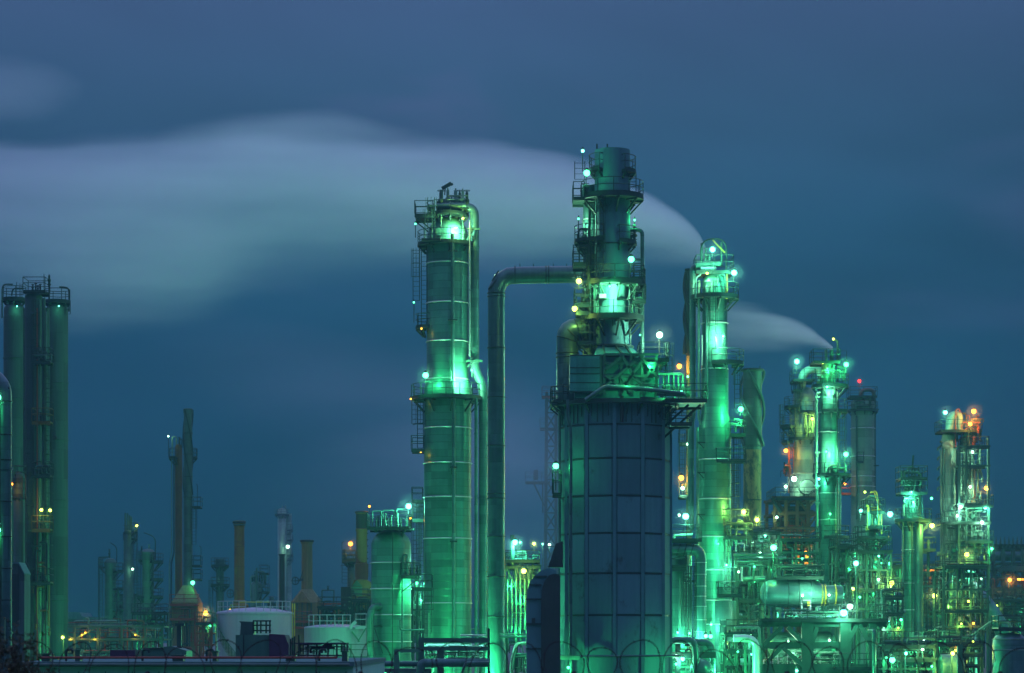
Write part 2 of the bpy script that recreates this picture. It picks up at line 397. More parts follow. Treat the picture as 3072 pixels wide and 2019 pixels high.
# =================================================================== left edge
def left_side():
    # three tall coated cylinders standing together
    g = 'pale green cylinders of the tall reactor at the edge'
    t = T('process_column', 'pale green coated column with lit dome, beside the bright cyan duct at the frame edge', 'column', 43, 214, g)
    t.shell([(0, 908), (14, 909), (24, 914), (30, 924), (31, 930), (31, 948), (32, 949), (32, t.gy)], 'concrete')
    t.plat(899, 36, 10, m='steel')
    t.pipe([(15, 960, -1.2), (15, 858, -1.2), (42, 856, -.6)], 2.2, 'steel', name='vent_pipe', bend=9, flange=False)
    t.pipe([(42, 892, -1.0), (45, 870, -1), (75, 868, -.6)], 2.2, 'steel', name='vent_pipe', bend=9, flange=False)
    for x, y in ((50, 846), (60, 850), (66, 852)): t.part('aerial', MB().tube(t.P(x, 899), t.P(x, y), .03, 5), 'steel')
    t.bands([1075, 1195, 1480, 1700], 32, 'concrete', t=.05)
    t.lamp(60, 925, 'c', 20, .08, d=-1.3)
    t = T('process_column', 'pale green coated column with dark stains, closest to open sky among the tall trio', 'column', 172, 216, g)
    t.shell([(0, 908), (14, 909), (24, 914), (31, 922), (32, 930), (32, t.gy)], 'concrete')
    t.plat(906, 39, 10, m='steel')
    t.pipe([(207, 935, 0), (207, 862, 0), (178, 861, 0)], 2.2, 'steel', name='vent_pipe', bend=10, flange=False)
    t.bands([1150, 1320, 1500, 1800], 32, 'concrete', t=.05)
    t.part('manhole', MB().tube(t.P(171, 1316, -1.2), t.P(171, 1316, -.8), .2, 14), 'black')
    t.ladder(207, 905, 945, -.6, cage=False)
    t.lamp(186, 925, 'c', 20, .08, d=-1.5)
    t = T('process_column', 'slim pale green column in front of two wider ones, topped by a boxy platform', 'column', 101, 205, g)
    t.shell([(0, 880), (20, 882), (26, 888), (26, 892), (26, t.gy)], 'concrete')
    t.bplat(76, 142, 875, -1.0, 1.2)
    for i, (x, h) in enumerate(((100, 18), (108, 22), (114, 16), (120, 20), (96, 12))): t.valve(x, 873, h, -.2 + .1 * i, 2.2, 'steel', True)
    t.pipe([(151, 900, -.5), (151, 832, -.5)], 2.6, 'steel', name='vent_pipe', flange=False)
    t.valve(151, 862, 36, -.5, 3.4, 'steel', False)
    t.part('aerial', MB().tube(t.P(132, 875), t.P(132, 822), .03, 5), 'steel')
    t.pipe([(127, 905, -1.1), (127, t.gy, -1.1)], 3, 'pipe2'); t.pipe([(138, 900, -1.0), (138, t.gy, -1.0)], 5.5, 'concrete'); t.pipe([(147, 940, -1.1), (147, t.gy, -1.1)], 2.2, 'pipe2')
    t.pipe([(80, 930, -1.1), (80, t.gy, -1.1)], 2.6, 'concrete')
    t.pipe([(120, 930, -1.2), (120, t.gy, -1.2)], 2.0, 'redst', flange=False); t.pipe([(134, 920, .8), (134, t.gy, .8)], 9, 'concrete', n=18); t.pipe([(74, 960, .6), (74, t.gy, .6)], 5, 'concrete'); t.pipe([(142, 1000, -1.6), (142, 1500, -1.6), (150, 1515, -1.6), (150, t.gy, -1.6)], 1.4, 'steel', flange=False); t.pipe([(110, 1100, -1.5), (110, t.gy, -1.5)], 1.5, 'black', flange=False); t.pipe([(88, 1200, -1.4), (88, t.gy, -1.4)], 1.2, 'black', flange=False)
    t.clutter(201, 112, 166, 1060, 1092, -2.2, -1.1, 6, 4, ('steel', 'steel2')); t.clutter(202, 112, 166, 1400, 1430, -2.2, -1.1, 6, 4, ('steel', 'steel2')); t.clutter(203, 108, 160, 1600, 1960, -2.2, -1.2, 10, 6, ('steel', 'brown', 'steel2')); t.ladder(96, 1300, 1900, -1.3, cage=True)
    for y, m in ((1092, 'steel'), (1271, 'brown'), (1430, 'steel'), (1590, 'brown'), (1747, 'steel')):
        t.bplat(112, 166, y, -2.4, -.9, m=m)
        t.valve(134, y - 2, 26, -1.6, 2.6, 'steel', True); t.valve(150, y - 2, 18, -1.8, 2.2, 'steel2')
    t.ladder(155, 1092, 1747, -1.2, cage=True)
    t.ladder(117, 905, 1092, -1.2, cage=True)
    t.lamp(140, 1534, 'y', 70, .17, 10, -2.3); t.lamp(168, 1536, 'y', 70, .17, 10, -2.6)
    # boiler column with orange light
    t = T('process_column', 'narrow column with small orange lit platform behind the cyan duct at the edge', 'column', 58, 190)
    t.shell([(0, 1418), (12, 1420), (17, 1428), (17, t.gy)], 'concrete')
    t.plat(1488, 22, 16, m='steel'); t.plat(1440, 20, 16, m='steel'); t.lamp(45, 1455, 'o', 90, .13, 8, -1.2)
    t.pipe([(82, 1425, -.6), (82, 1688, -.6), (91, 1702, -.6), (91, t.gy, -.6)], 1.6, 'black', bend=2, flange=False)
    t.pipe([(72, 1430, -.7), (72, 1690, -.7), (78, 1702, -.7), (78, t.gy, -.7)], 1.6, 'black', bend=2, flange=False)
    # gabled duct housing
    t = T('duct_housing', 'narrow metal housing with pale sloping top beside the cyan duct', 'housing', 61, 165)
    t.part('wall', MB().prism([(t.X(42), t.Z(t.gy)), (t.X(82), t.Z(t.gy)), (t.X(82), t.Z(1722)), (t.X(66), t.Z(1690)), (t.X(42), t.Z(1690))], -1, 1), 'concrete')
    t.part('roof', MB().prism([(t.X(40), t.Z(1690)), (t.X(66), t.Z(1688)), (t.X(83), t.Z(1721)), (t.X(82), t.Z(1724)), (t.X(65), t.Z(1693)), (t.X(40), t.Z(1693))], -1.1, 1.1), 'roof')
    t.part('grille', MB().box((t.X(56), -1.02, t.Z(1800)), (.5, .05, 3.5)), 'steel')
    # thick duct
    t = T('gas_duct', 'thick cyan lit duct rising beside the frame edge with mitred elbow', 'duct', 8, 120)
    t.pipe([(-70, 1085, 0), (8, 1160, 0), (8, t.gy, 0)], 27, 'smooth', name='duct', bend=.9, n=32)
    t.bands([1205, 1305, 1380, 1505, 1610, 1705, 1800], 27, 'steel', t=.03)
    t.part('flange', MB().sweep([t.P(12, 1150, -.2), t.P(30, 1168, -.2)], .07, 6), 'steel')
    t.part('inspection_box', MB().box(t.P(2, 1900, -.6), (.7, .3, 1.6)), 'steel2')
    lamp_post('green lamp beside the elbow of the cyan duct at the frame edge', -6, 1192, 117.5, 'g', 260, .2)
    lamp_post('green lamp low beside the shaft of the cyan duct at the frame edge', -3, 1590, 117.5, 'g', 160, .12)

# =================================================================== small distant columns, left
def left_far():
    g = 'small dark columns far behind the plant'
    t = T('process_column', 'dark short column with three bracket platforms and curved vent', 'column', 331, 330, g)
    t.shell([(0, 1674), (12, 1677), (18, 1686), (19, 1692), (17, 1700), (17, t.gy)], 'jacket2')
    for y in (1713, 1765, 1828): t.plat(y, 40, 17, -50, 60, m='steel')
    t.plat(1700, 34, 17, 150, 220); t.ladder(304, 1672, 1890, -.5); t.part('post', MB().tube(t.P(297, 1672, 0), t.P(297, t.gy, 0), .09, 6), 'steel')
    t.part('beam', MB().tube(t.P(297, 1672, 0), t.P(331, 1671, 0), .09, 6), 'steel')
    t.pipe([(350, 1690, 0), (350, 1640, 0), (331, 1628, 0)], 1.3, 'steel', bend=12, flange=False); t.valve(328, 1674, 26, 0, 2.2, 'steel', True)
    t.pipe([(355, 1770, 0), (355, 1890, 0)], 2.5, 'steel2')
    t = T('process_column', 'dark slim column crowned by four bundled vent tubes', 'column', 385, 345, g)
    t.shell([(0, 1590), (13, 1592), (14, 1600), (14, 1740), (15, 1745), (15, t.gy)], 'jacket2')
    for x, y in ((376, 1539), (383, 1540), (389, 1546), (394, 1550)): t.pipe([(x, 1600, 0), (x, y, 0)], 2.6, 'steel2', name='vent_pipe', flange=False)
    t.plat(1600, 16, 8); t.plat(1592, 28, 13, -40, 40); t.plat(1615, 28, 13, -40, 40); t.ladder(408, 1600, 1790, -.6)
    t.lamp(413, 1578, 'y', 60, .22, 10, -.8); t.lamp(402, 1708, 'w', 60, .22, 8, -1.2); t.part('aerial', MB().tube(t.P(370, 1600), t.P(370, 1620), .05, 5), 'steel')
    t = T('process_column', 'dark column with four stacked side platforms and a large hooked vent', 'column', 444, 320, g)
    t.shell([(0, 1646), (14, 1649), (20, 1656), (20, 1680), (18, 1690), (18, 1790), (21, 1800), (21, t.gy)], 'jacket2')
    for y in (1685, 1738, 1790, 1840): t.plat(y, 46, 20, -65, 55); t.valve(460, y, 22, -1, 3, 'steel', True)
    t.plat(1680, 30, 19, 140, 215); t.plat(1790, 34, 20, 120, 240); t.ladder(418, 1650, 1900, -.6); t.ladder(411, 1700, 1900, -.6, cage=False)
    t.pipe([(466, 1680, 0), (466, 1610, 0), (432, 1598, 0)], 1.6, 'steel', bend=20, flange=False); t.valve(447, 1648, 14, 0, 2.2, 'pipe2', True); t.valve(425, 1652, 12, 0, 2.2, 'steel', True)
    t = T('equipment_house', 'dark flat roofed equipment house behind the small columns', 'building', 385, 352)
    t.part('wall', MB().box((0, 0, t.Z(1788) / 2), (66 * t.s, 6, t.Z(1788))), 'steel2'); t.part('roof', MB().box((0, 0, t.Z(1788) + .1), (70 * t.s, 6.6, .25)), 'steel')
    for i in range(5): t.part('louvre', MB().box((t.X(358 + 13 * i), -3.04, t.Z(1830)), (.4, .06, 1.6)), 'black')
    t = T('equipment_house', 'long low shed with rounded roof at the foot of the pale green columns', 'building', 225, 345)
    t.part('wall', MB().box((0, 0, t.Z(1858) / 2), (150 * t.s, 8, t.Z(1858))), 'steel2')
    t.part('roof', MB().prism([(t.X(150), t.Z(1858)), (t.X(302), t.Z(1858)), (t.X(302), t.Z(1852)), (t.X(262), t.Z(1850)), (t.X(255), t.Z(1838)), (t.X(200), t.Z(1836)), (t.X(150), t.Z(1840))], -4.3, 4.3), 'roof')
    # chimney with helical strakes + furnace
    t = T('chimney_stack', 'tall slim chimney with spiral strakes above a sloping furnace hood', 'chimney', 564, 290)
    t.shell([(12.5, 1226), (14, 1227), (14, 1240), (12.5, 1241), (13.5, 1490), (14, 1756)], 'jacket2')
    r = 13.2 * t.s
    for ph in (0, 120, 240):
        t.part('strake', MB().sweep([(math.cos(R(ph + a)) * (r + .06), math.sin(R(ph + a)) * (r + .06), t.Z(1230 + a * 1.1)) for a in range(0, 236, 8)], .075, 5), 'steel')
    t.bands([1300, 1363, 1430, 1492], 13.5, 'steel', t=.05)
    t.part('furnace_hood', MB().add([t.P(550, 1756, -.6), t.P(578, 1756, -.6), t.P(578, 1756, .6), t.P(550, 1756, .6), t.P(521, 1808, -2), t.P(601, 1808, -2), t.P(601, 1808, 2), t.P(521, 1808, 2)], [(0, 1, 2, 3), (7, 6, 5, 4), (4, 5, 1, 0), (5, 6, 2, 1), (6, 7, 3, 2), (7, 4, 0, 3)]), 'tan')
    t.part('furnace_body', MB().box((t.X(562), 0, t.Z(1808) / 2), (78 * t.s, 4.4, t.Z(1808))), 'tan')
    t.bplat(520, 604, 1812, -3.2, -2.2, 'redst'); t.bplat(520, 604, 1855, -3.4, -2.2, 'redst')
    t.clutter(5, 522, 600, 1815, 1950, -3.2, -2.6, 7, 4, ('redst', 'steel', 'brown', 'steel2'))
    for y in (1519, 1695, 1736): t.bplat(578, 604, y, -.7, .9, brace=0)
    t.ladder(584, 1519, 1635, -.5); t.pipe([(603, 1700, 0), (603, 1640, 0), (597, 1638, 0)], .9, 'steel', flange=False)
    t.pipe([(592, 1520, 0), (592, 1455, 0), (588, 1452, 0)], .9, 'steel', flange=False)
    t.lamp(583, 1749, 'g', 50, .33, 0, -1.5)
    t = T('process_column', 'narrow rusty column clamped beside the spiral straked chimney', 'column', 536, 292)
    t.shell([(0, 1332), (8, 1334), (11, 1342), (11, t.gy)], 'brown')
    t.plat(1373, 30, 11, 120, 260); t.plat(1373, 56, 40, -25, 25, rail=True)
    t.pipe([(518, 1372, -.4), (518, 1312, -.4), (530, 1310, -.4), (530, 1335, 0)], 2, 'pipe2', bend=2, flange=False); t.pipe([(540, 1345, -.3), (540, 1318, -.3), (547, 1318, -.3), (547, 1345, -.3)], 1.8, 'steel', bend=2, flange=False)
    t.pipe([(517, 1375, -.6), (517, 1660, -.6), (510, 1690, -.6), (509, t.gy, -.6)], 1.5, 'pipe2', flange=False); t.pipe([(524, 1375, -.6), (524, 1660, -.6), (516, 1690, -.6), (515, t.gy, -.6)], 2, 'steel', flange=False)
    t.valve(538, 1334, 22, 0, 2.2, 'steel', True); t.lamp(507, 1310, 'w', 30, .14, 60, -.6)
    lamp_post('orange lamp glowing in front of the spiral straked chimney base', 617, 1839, 262, 'o', 900, .34)
    lamp_post('small green lamp just under the orange one near the white tank', 632, 1875, 258, 'g', 700, .28)
    lamp_post('small white lamp low above the yellow pipes near the flat roof', 188, 1912, 200, 'y', 200, .17)
    # process shed with orange interior lamps
    t = T('pipe_rack', 'low pipe rack with dim orange lamps between the pale columns and the straked chimney', 'pipe rack', 330, 240, 'pipe racks')
    t.frame([170, 240, 310, 380, 450, 500], [1880, 1918, 1955], -3, 3, 'steel2', .2, True, 3)
    t.clutter(11, 160, 500, 1850, 1985, -2.8, 2.5, 40, 28, ('steel', 'steel', 'steel2', 'brown', 'pipe2', 'redst'))
    for x, y in ((228, 1918), (262, 1905), (300, 1917), (272, 1898), (210, 1938), (420, 1905), (255, 1972)): t.lamp(x, y, 'o', 60, .1, 6, -3.0)
    t = T('pipe_rack', 'rack of yellow handrails and pipes at the corner of the flat roof', 'pipe rack', 120, 85, 'pipe racks')
    t.bplat(84, 140, 1992, -1, 1, 'yellow', rail=False)
    for x0, x1 in ((146, 176),): t.pipe([(x0, 1990, 0), (x0, 1974, 0), (x1, 1974, 0), (x1, 1990, 0)], 1.8, 'yellow', flange=False)
    t.pipe([(162, 1974, 0), (162, 1967, 0)], 1.8, 'yellow', flange=False); t.pipe([(86, t.gy, 0), (86, 1974, 0)], 1.8, 'yellow', flange=False)
    t.clutter(8, 40, 140, 1995, 2030, -1, 1, 6, 3, ('yellow', 'steel'))
    t.lamp(118, 2002, 'y', 25, .04, 6, -.8)

def left_clutter():
    for lb, cx, Y, xs, ys, sd, ms in (('rusty red rack of pipes squeezed between the straked chimney and the large white tank', 618, 256, [596, 618, 642], [1868, 1900, 1935], 301, ('redst', 'steel', 'brown', 'steel2')),
            ('dark low rack of pipes behind the small dark columns', 470, 300, [405, 440, 475, 510], [1838, 1870, 1905], 302, ('steel', 'steel2', 'black')),
            ('dark pipework rack between the tan stack and the lower white tank', 985, 262, [960, 985, 1015, 1050], [1822, 1850], 303, ('steel', 'black', 'redst', 'steel2')),
            ('dark rack of valves around the foot of the brick brown stack', 1085, 250, [1058, 1082, 1108], [1800, 1840, 1880], 304, ('steel', 'black', 'steel2'))):
        t = T('pipe_rack', lb, 'pipe rack', cx, Y, 'pipe racks'); t.frame(xs, ys, -2, 2, ms[0], .17, True, sd, rails=(ys[0],)); t.clutter(sd, xs[0], xs[-1], ys[0] - 18, ys[-1] + 40, -2, 1.5, 18, 12, ms)

# =================================================================== stacks in the middle distance
def stacks():
    g = 'stacks and columns in the middle distance'
    t = T('process_column', 'dark column with two collared platforms beside the orange brown stack', 'column', 660, 345, g)
    t.shell([(14, 1678), (14, 1700), (12, 1703), (12, t.gy)], 'jacket2'); t.plat(1697, 27, 13); t.plat(1755, 29, 12); t.ladder(634, 1740, 1860, -.4)
    t.valve(658, 1748, 18, -1, 2.4, 'pipe2')
    t = T('smoke_stack', 'orange brown round stack with dark ringed top', 'chimney', 718, 300, g)
    t.shell([(14, 1562), (18, 1563), (18, 1571), (16, 1573), (16, 1582), (15, 1586), (15.5, 1800), (20, 1803), (20, 1806), (15, 1806), (28, 1815), (28, t.gy)], 'rust')
    t.part('cap', MB().ring((0, 0, t.Z(1567)), 17 * t.s, .16, n=40, k=8), 'black'); t.part('cap', MB().ring((0, 0, t.Z(1575)), 16.4 * t.s, .12, n=40, k=8), 'roof')
    t.bands([1626, 1640, 1700, 1760], 15.6, 'brown', t=.04)
    t.part('valve_wheel', MB().sweep([t.P(692 + 10 * math.cos(a * .4), 1781 + 12 * math.sin(a * .4), -.4) for a in range(16)], .06, 5, closed=True).tube(t.P(692, 1769, -.4), t.P(692, 1793, -.4), .04, 5).tube(t.P(682, 1781, -.4), t.P(702, 1781, -.4), .04, 5), 'steel')
    lamp_post('added orange lamp hidden at the foot of the orange brown stack, behind the large white tank', 690, 1830, 294, 'o', 500, .12)  # hidden lamp added to warm the stack
    t = T('process_column', 'small column cluttered with valves between the brown and the tan stack', 'column', 768, 340, g)
    t.shell([(0, 1742), (10, 1745), (17, 1754), (17, t.gy)], 'jacket2')
    t.plat(1776, 42, 17, -60, 40); t.bplat(780, 806, 1719, -1, 1); t.pipe([(753, 1790, -.5), (753, 1730, -.5), (766, 1728, -.5)], 1.6, 'pipe2', flange=False); t.pipe([(772, 1830, -1), (772, 1705, -1)], 2.6, 'steel2')
    for i in range(5): t.valve(758 + i * 7, 1745, 20 + 5 * (i % 3), -.2, 2.2, 'steel', True)
    t.ladder(803, 1719, 1776, -.5, cage=False); t.clutter(3, 760, 800, 1712, 1776, -1, 1, 6, 5, ('steel', 'steel2'))
    t = T('tall_column', 'faint tall pale column fading into the mist behind the black stack', 'column', 846, 520, g)
    t.shell([(0, 1524), (9, 1526), (13, 1532), (13, t.gy)], 'offwhite'); t.shell([(10, 1540), (10, t.gy)], 'offwhite', x=864, d=1, name='riser')
    t.plat(1544, 22, 12); t.valve(856, 1530, 16, 0, 2, 'pipe2'); t.valve(847, 1528, 12, 0, 2, 'pipe2')
    for y in (1590, 1620, 1666, 1680): t.plat(y, 34, 20, -35, 35)
    t.lamp(866, 1641, 'w', 260, .5, 16, -2)
    t = T('smoke_stack', 'thin soot black stack in front of the faint pale column', 'chimney', 846, 290, g)
    t.shell([(9, 1663), (9, 1668), (8, 1669), (8.5, 1830)], 'black'); t.part('cap', MB().ring((0, 0, t.Z(1664)), 8.8 * t.s, .08), 'black')
    t.part('base', MB().box((0, 0, t.Z(1830) / 2), (1.2, 1.2, t.Z(1830))), 'black')
    t = T('smoke_stack', 'tan round stack standing on a gabled furnace house', 'chimney', 921, 300, g)
    t.shell([(16, 1620), (19, 1621), (19, 1629), (17, 1632), (16, 1634), (17, 1768)], 'tan')
    t.part('cap', MB().ring((0, 0, t.Z(1623)), 18.3 * t.s, .14, n=40, k=8), 'black')
    t.part('roof', MB().add([t.P(905, 1768, -.7), t.P(938, 1768, -.7), t.P(938, 1768, .7), t.P(905, 1768, .7), t.P(877, 1808, -2.2), t.P(966, 1808, -2.2), t.P(966, 1808, 2.2), t.P(877, 1808, 2.2)], [(0, 1, 2, 3), (7, 6, 5, 4), (4, 5, 1, 0), (5, 6, 2, 1), (6, 7, 3, 2), (7, 4, 0, 3)]), 'tan')
    t.part('gable', MB().prism([(t.X(884), t.Z(1809)), (t.X(911), t.Z(1774)), (t.X(938), t.Z(1809))], -2.6, -.6), 'tan')
    t.part('furnace_body', MB().box((t.X(921), 0, t.Z(1808) / 2), (86 * t.s, 4.3, t.Z(1808))), 'tan')
    for x in (884, 896, 911, 926, 938): t.part('rib', MB().beam(t.P(x, 1809, -2.2), t.P(x, 1880, -2.2), .14), 'steel2')
    t.bplat(885, 950, 1880, -3.6, -2.2, 'redst'); t.bplat(885, 940, 1862, -3.2, -2.2, 'redst')
    t.part('valve_wheel', MB().sweep([t.P(888 + 10 * math.cos(a * .4), 1743 + 11 * math.sin(a * .4), -.9) for a in range(16)], .07, 5, closed=True).tube(t.P(888, 1732, -.9), t.P(888, 1754, -.9), .05, 5).tube(t.P(878, 1743, -.9), t.P(898, 1743, -.9), .05, 5).tube(t.P(888, 1743, -.9), t.P(911, 1741, -.9), .06, 5), 'steel')
    t.part('strut', MB().tube(t.P(900, 1745, -.9), t.P(912, 1711, -.9), .05, 5).tube(t.P(900, 1738, -.9), t.P(912, 1738, -.9), .05, 5), 'steel')
    t = T('process_column', 'tiny distant column peeking over the white tank railing', 'column', 815, 360, g)
    t.shell([(0, 1788), (6, 1789), (7, 1793), (7, t.gy)], 'jacket2'); t.plat(1812, 14, 7); t.pipe([(806, 1860, 0), (806, 1800, 0)], 1.4, 'pipe2')
    t = T('smoke_stack', 'brick brown stack with dark top beside an orange lamp', 'chimney', 1085, 270, g)
    t.shell([(16, 1533), (18, 1534), (18, 1541), (17, 1543), (17, 1585), (19, 1588), (18, 1592), (16.5, 1596), (16.5, 1690), (20, 1692), (20, 1728), (18, 1740), (20, 1745)], 'brown')
    t.part('cap', MB().ring((0, 0, t.Z(1537)), 17.6 * t.s, .13, n=40, k=8), 'black')
    t.part('upper_lining', MB().lathe([(17.3 * t.s, t.Z(1543)), (17.3 * t.s, t.Z(1586))], (0, 0), 40, cap=False), 'black')
    for i in range(7): t.part('rung', MB().tube(t.P(1101, 1600 + i * 19, -.2), t.P(1105, 1600 + i * 19, -.2), .06, 5), 'black')
    t.part('furnace_body', MB().prism([(t.X(1060), 0), (t.X(1120), 0), (t.X(1120), t.Z(1752)), (t.X(1102), t.Z(1740)), (t.X(1067), t.Z(1740)), (t.X(1060), t.Z(1755))], -2, 2), 'brown')
    t.part('window', MB().box(t.P(1074, 1775, -2.03), (1.2, .08, 1.0)), 'steel2'); t.part('pediment', MB().prism([(t.X(1060), t.Z(1760)), (t.X(1074), t.Z(1742)), (t.X(1090), t.Z(1760))], -2.1, -1.9), 'steel2')
    t.lamp(1108, 1519, 'o', 40, .17, 16, 0)
    t = T('process_column', 'dark column with red primed platform, lit by the orange lamp beside the brick brown stack', 'column', 1054, 275, g)
    t.shell([(0, 1690), (10, 1691), (12, 1695), (12, 1760), (14, 1762), (14, t.gy)], 'jacket2'); t.plat(1680, 29, 10, 90, 300); t.bplat(1028, 1070, 1682, -1, 1.2, 'steel')
    t.ladder(1037, 1685, 1750, -.8, w=.7); t.clutter(9, 1030, 1070, 1655, 1682, -.8, .8, 6, 2, ('steel2', 'steel'))
    t.part('cabinet', MB().box(t.P(1040, 1830, -.8), (1.1 * 1, 1.4, 5.2)), 'black')
    t.lamp(1054, 1633, 'o', 260, .33, 30, -1.5)
    t.pipe([(1026, 1660, 0), (1026, 1628, 0), (1033, 1624, 0)], .8, 'steel', flange=False)
    t = T('equipment_house', 'dark frame with pipes and red beams between the tan stack and brick brown stack', 'structure', 1010, 285)
    t.frame([968, 1004, 1040], [1812, 1840, 1870], -2, 2, 'redst', .2, True, 5); t.pipe([(968, 1812, -1), (968, 1771, -1), (1004, 1771, -1), (1004, 1812, -1)], 2, 'steel2', flange=False, bend=1)
    t.part('tank_body', MB().box((t.X(1058), 1.5, t.Z(1770) / 2), (1.9, 2.5, t.Z(1770))), 'black'); t.clutter(17, 970, 1058, 1812, 1880, -1.8, 1, 12, 8, ('steel', 'steel2', 'redst'))
    t.valve(986, 1771, 12, -1, 2.2, 'steel', True)

# =================================================================== storage tanks
def tanks():
    t = T('storage_tank', 'large white storage tank with spiral stair and roof railing', 'storage tank', 765, 240, 'white storage tanks')
    t.shell([(0, 1822), (60, 1826), (113, 1836), (115, 1838), (115, 1841), (114, 1842), (114, t.gy)], 'white', n=96)
    r = 114 * t.s
    st = MB()
    for i in range(46):
        a = R(196 + i * 1.5); z = t.Z(1842) - i * (t.Z(1842) - .3) / 46
        p = Vector((math.cos(a) * (r + .35), math.sin(a) * (r + .35), z)); st.box(p, (.3, .7, .05), a)
        if i % 3 == 0: q = p * 1; q.x *= 1.08; q.y *= 1.08; st.tube(q, q + Vector((0, 0, 1)), .03, 4)
    t.part('spiral_stair', st, 'steel2'); 
    hr = [(math.cos(R(196 + i * 1.5)) * (r + .7), math.sin(R(196 + i * 1.5)) * (r + .7), t.Z(1842) - i * (t.Z(1842) - .3) / 46 + 1) for i in range(46)]
    t.part('handrail', MB().sweep(hr, .035, 5), 'steel2')
    rb = MB()
    for a0, a1 in ((185, 262), (278, 345)):
        for h in (1.1, .55): rb.ring((0, 0, t.Z(1838) + h), r - .1, .035, a0, a1, 60, 5)
        k = int((a1 - a0) / 11)
        for i in range(k + 1):
            a = R(a0 + (a1 - a0) * i / k); p = Vector(((r - .1) * math.cos(a), (r - .1) * math.sin(a), t.Z(1838))); rb.tube(p, p + Vector((0, 0, 1.1)), .04, 5)
    t.part('railing', rb, 'white')
    t.part('yellow_handrail', MB().ring((0, 0, t.Z(1838) + 1.0), r - .3, .04, 250, 300, 60, 5), 'yellow')
    for x in (800, 812, 820): t.valve(x, 1832, 14, -1, 2.2, 'white')
    t.part('ladder', MB().tube(t.P(879, 1810, -.6), t.P(879, 1960, -.6), .05, 5).tube(t.P(885, 1810, -.6), t.P(885, 1960, -.6), .05, 5), 'yellow')
    t.bands([1842], 114.5, 'white', t=.04)
    t = T('storage_tank', 'lower white storage tank, one side glowing green, with braced landing', 'storage tank', 1010, 225, 'white storage tanks')
    t.shell([(0, 1872), (60, 1875), (97, 1881), (98, 1884), (97, 1886), (97, t.gy)], 'white', n=96)
    rb = MB(); r = 96 * t.s
    for h in (1.1, .55): rb.ring((0, 0, t.Z(1881) + h), r, .035, 215, 300, 60, 5)
    for i in range(7): a = R(215 + i * 14); p = Vector((r * math.cos(a), r * math.sin(a), t.Z(1881))); rb.tube(p, p + Vector((0, 0, 1.1)), .04, 5)
    t.part('railing', rb, 'white')
    t.bplat(1072, 1104, 1878, -3, -1.6, 'white'); t.part('stair', MB().beam(t.P(1055, 1885, -3.1), t.P(1074, 1865, -3.1), .1, .3), 'white')
    t.part('brace', MB().beam(t.P(1080, 1925, -3.1), t.P(1104, 1885, -3.1), .12).beam(t.P(1062, 1895, -3.1), t.P(1085, 1925, -3.1), .12), 'steel2')
    for i in range(4): t.valve(995 + 12 * i, 1880, 16, -1, 2.4, 'pipe2', True)
    t.bplat(1010, 1110, 1968, -4, -2.8, 'steel2')
    for x, y in ((1116, 1862), (1113, 1925)): lamp_post('small green lamp squeezed between the lower white tank and the domed vessel, ' + ('upper' if y < 1900 else 'lower') + ' one', x, y, 217, 'g', 500, .1)

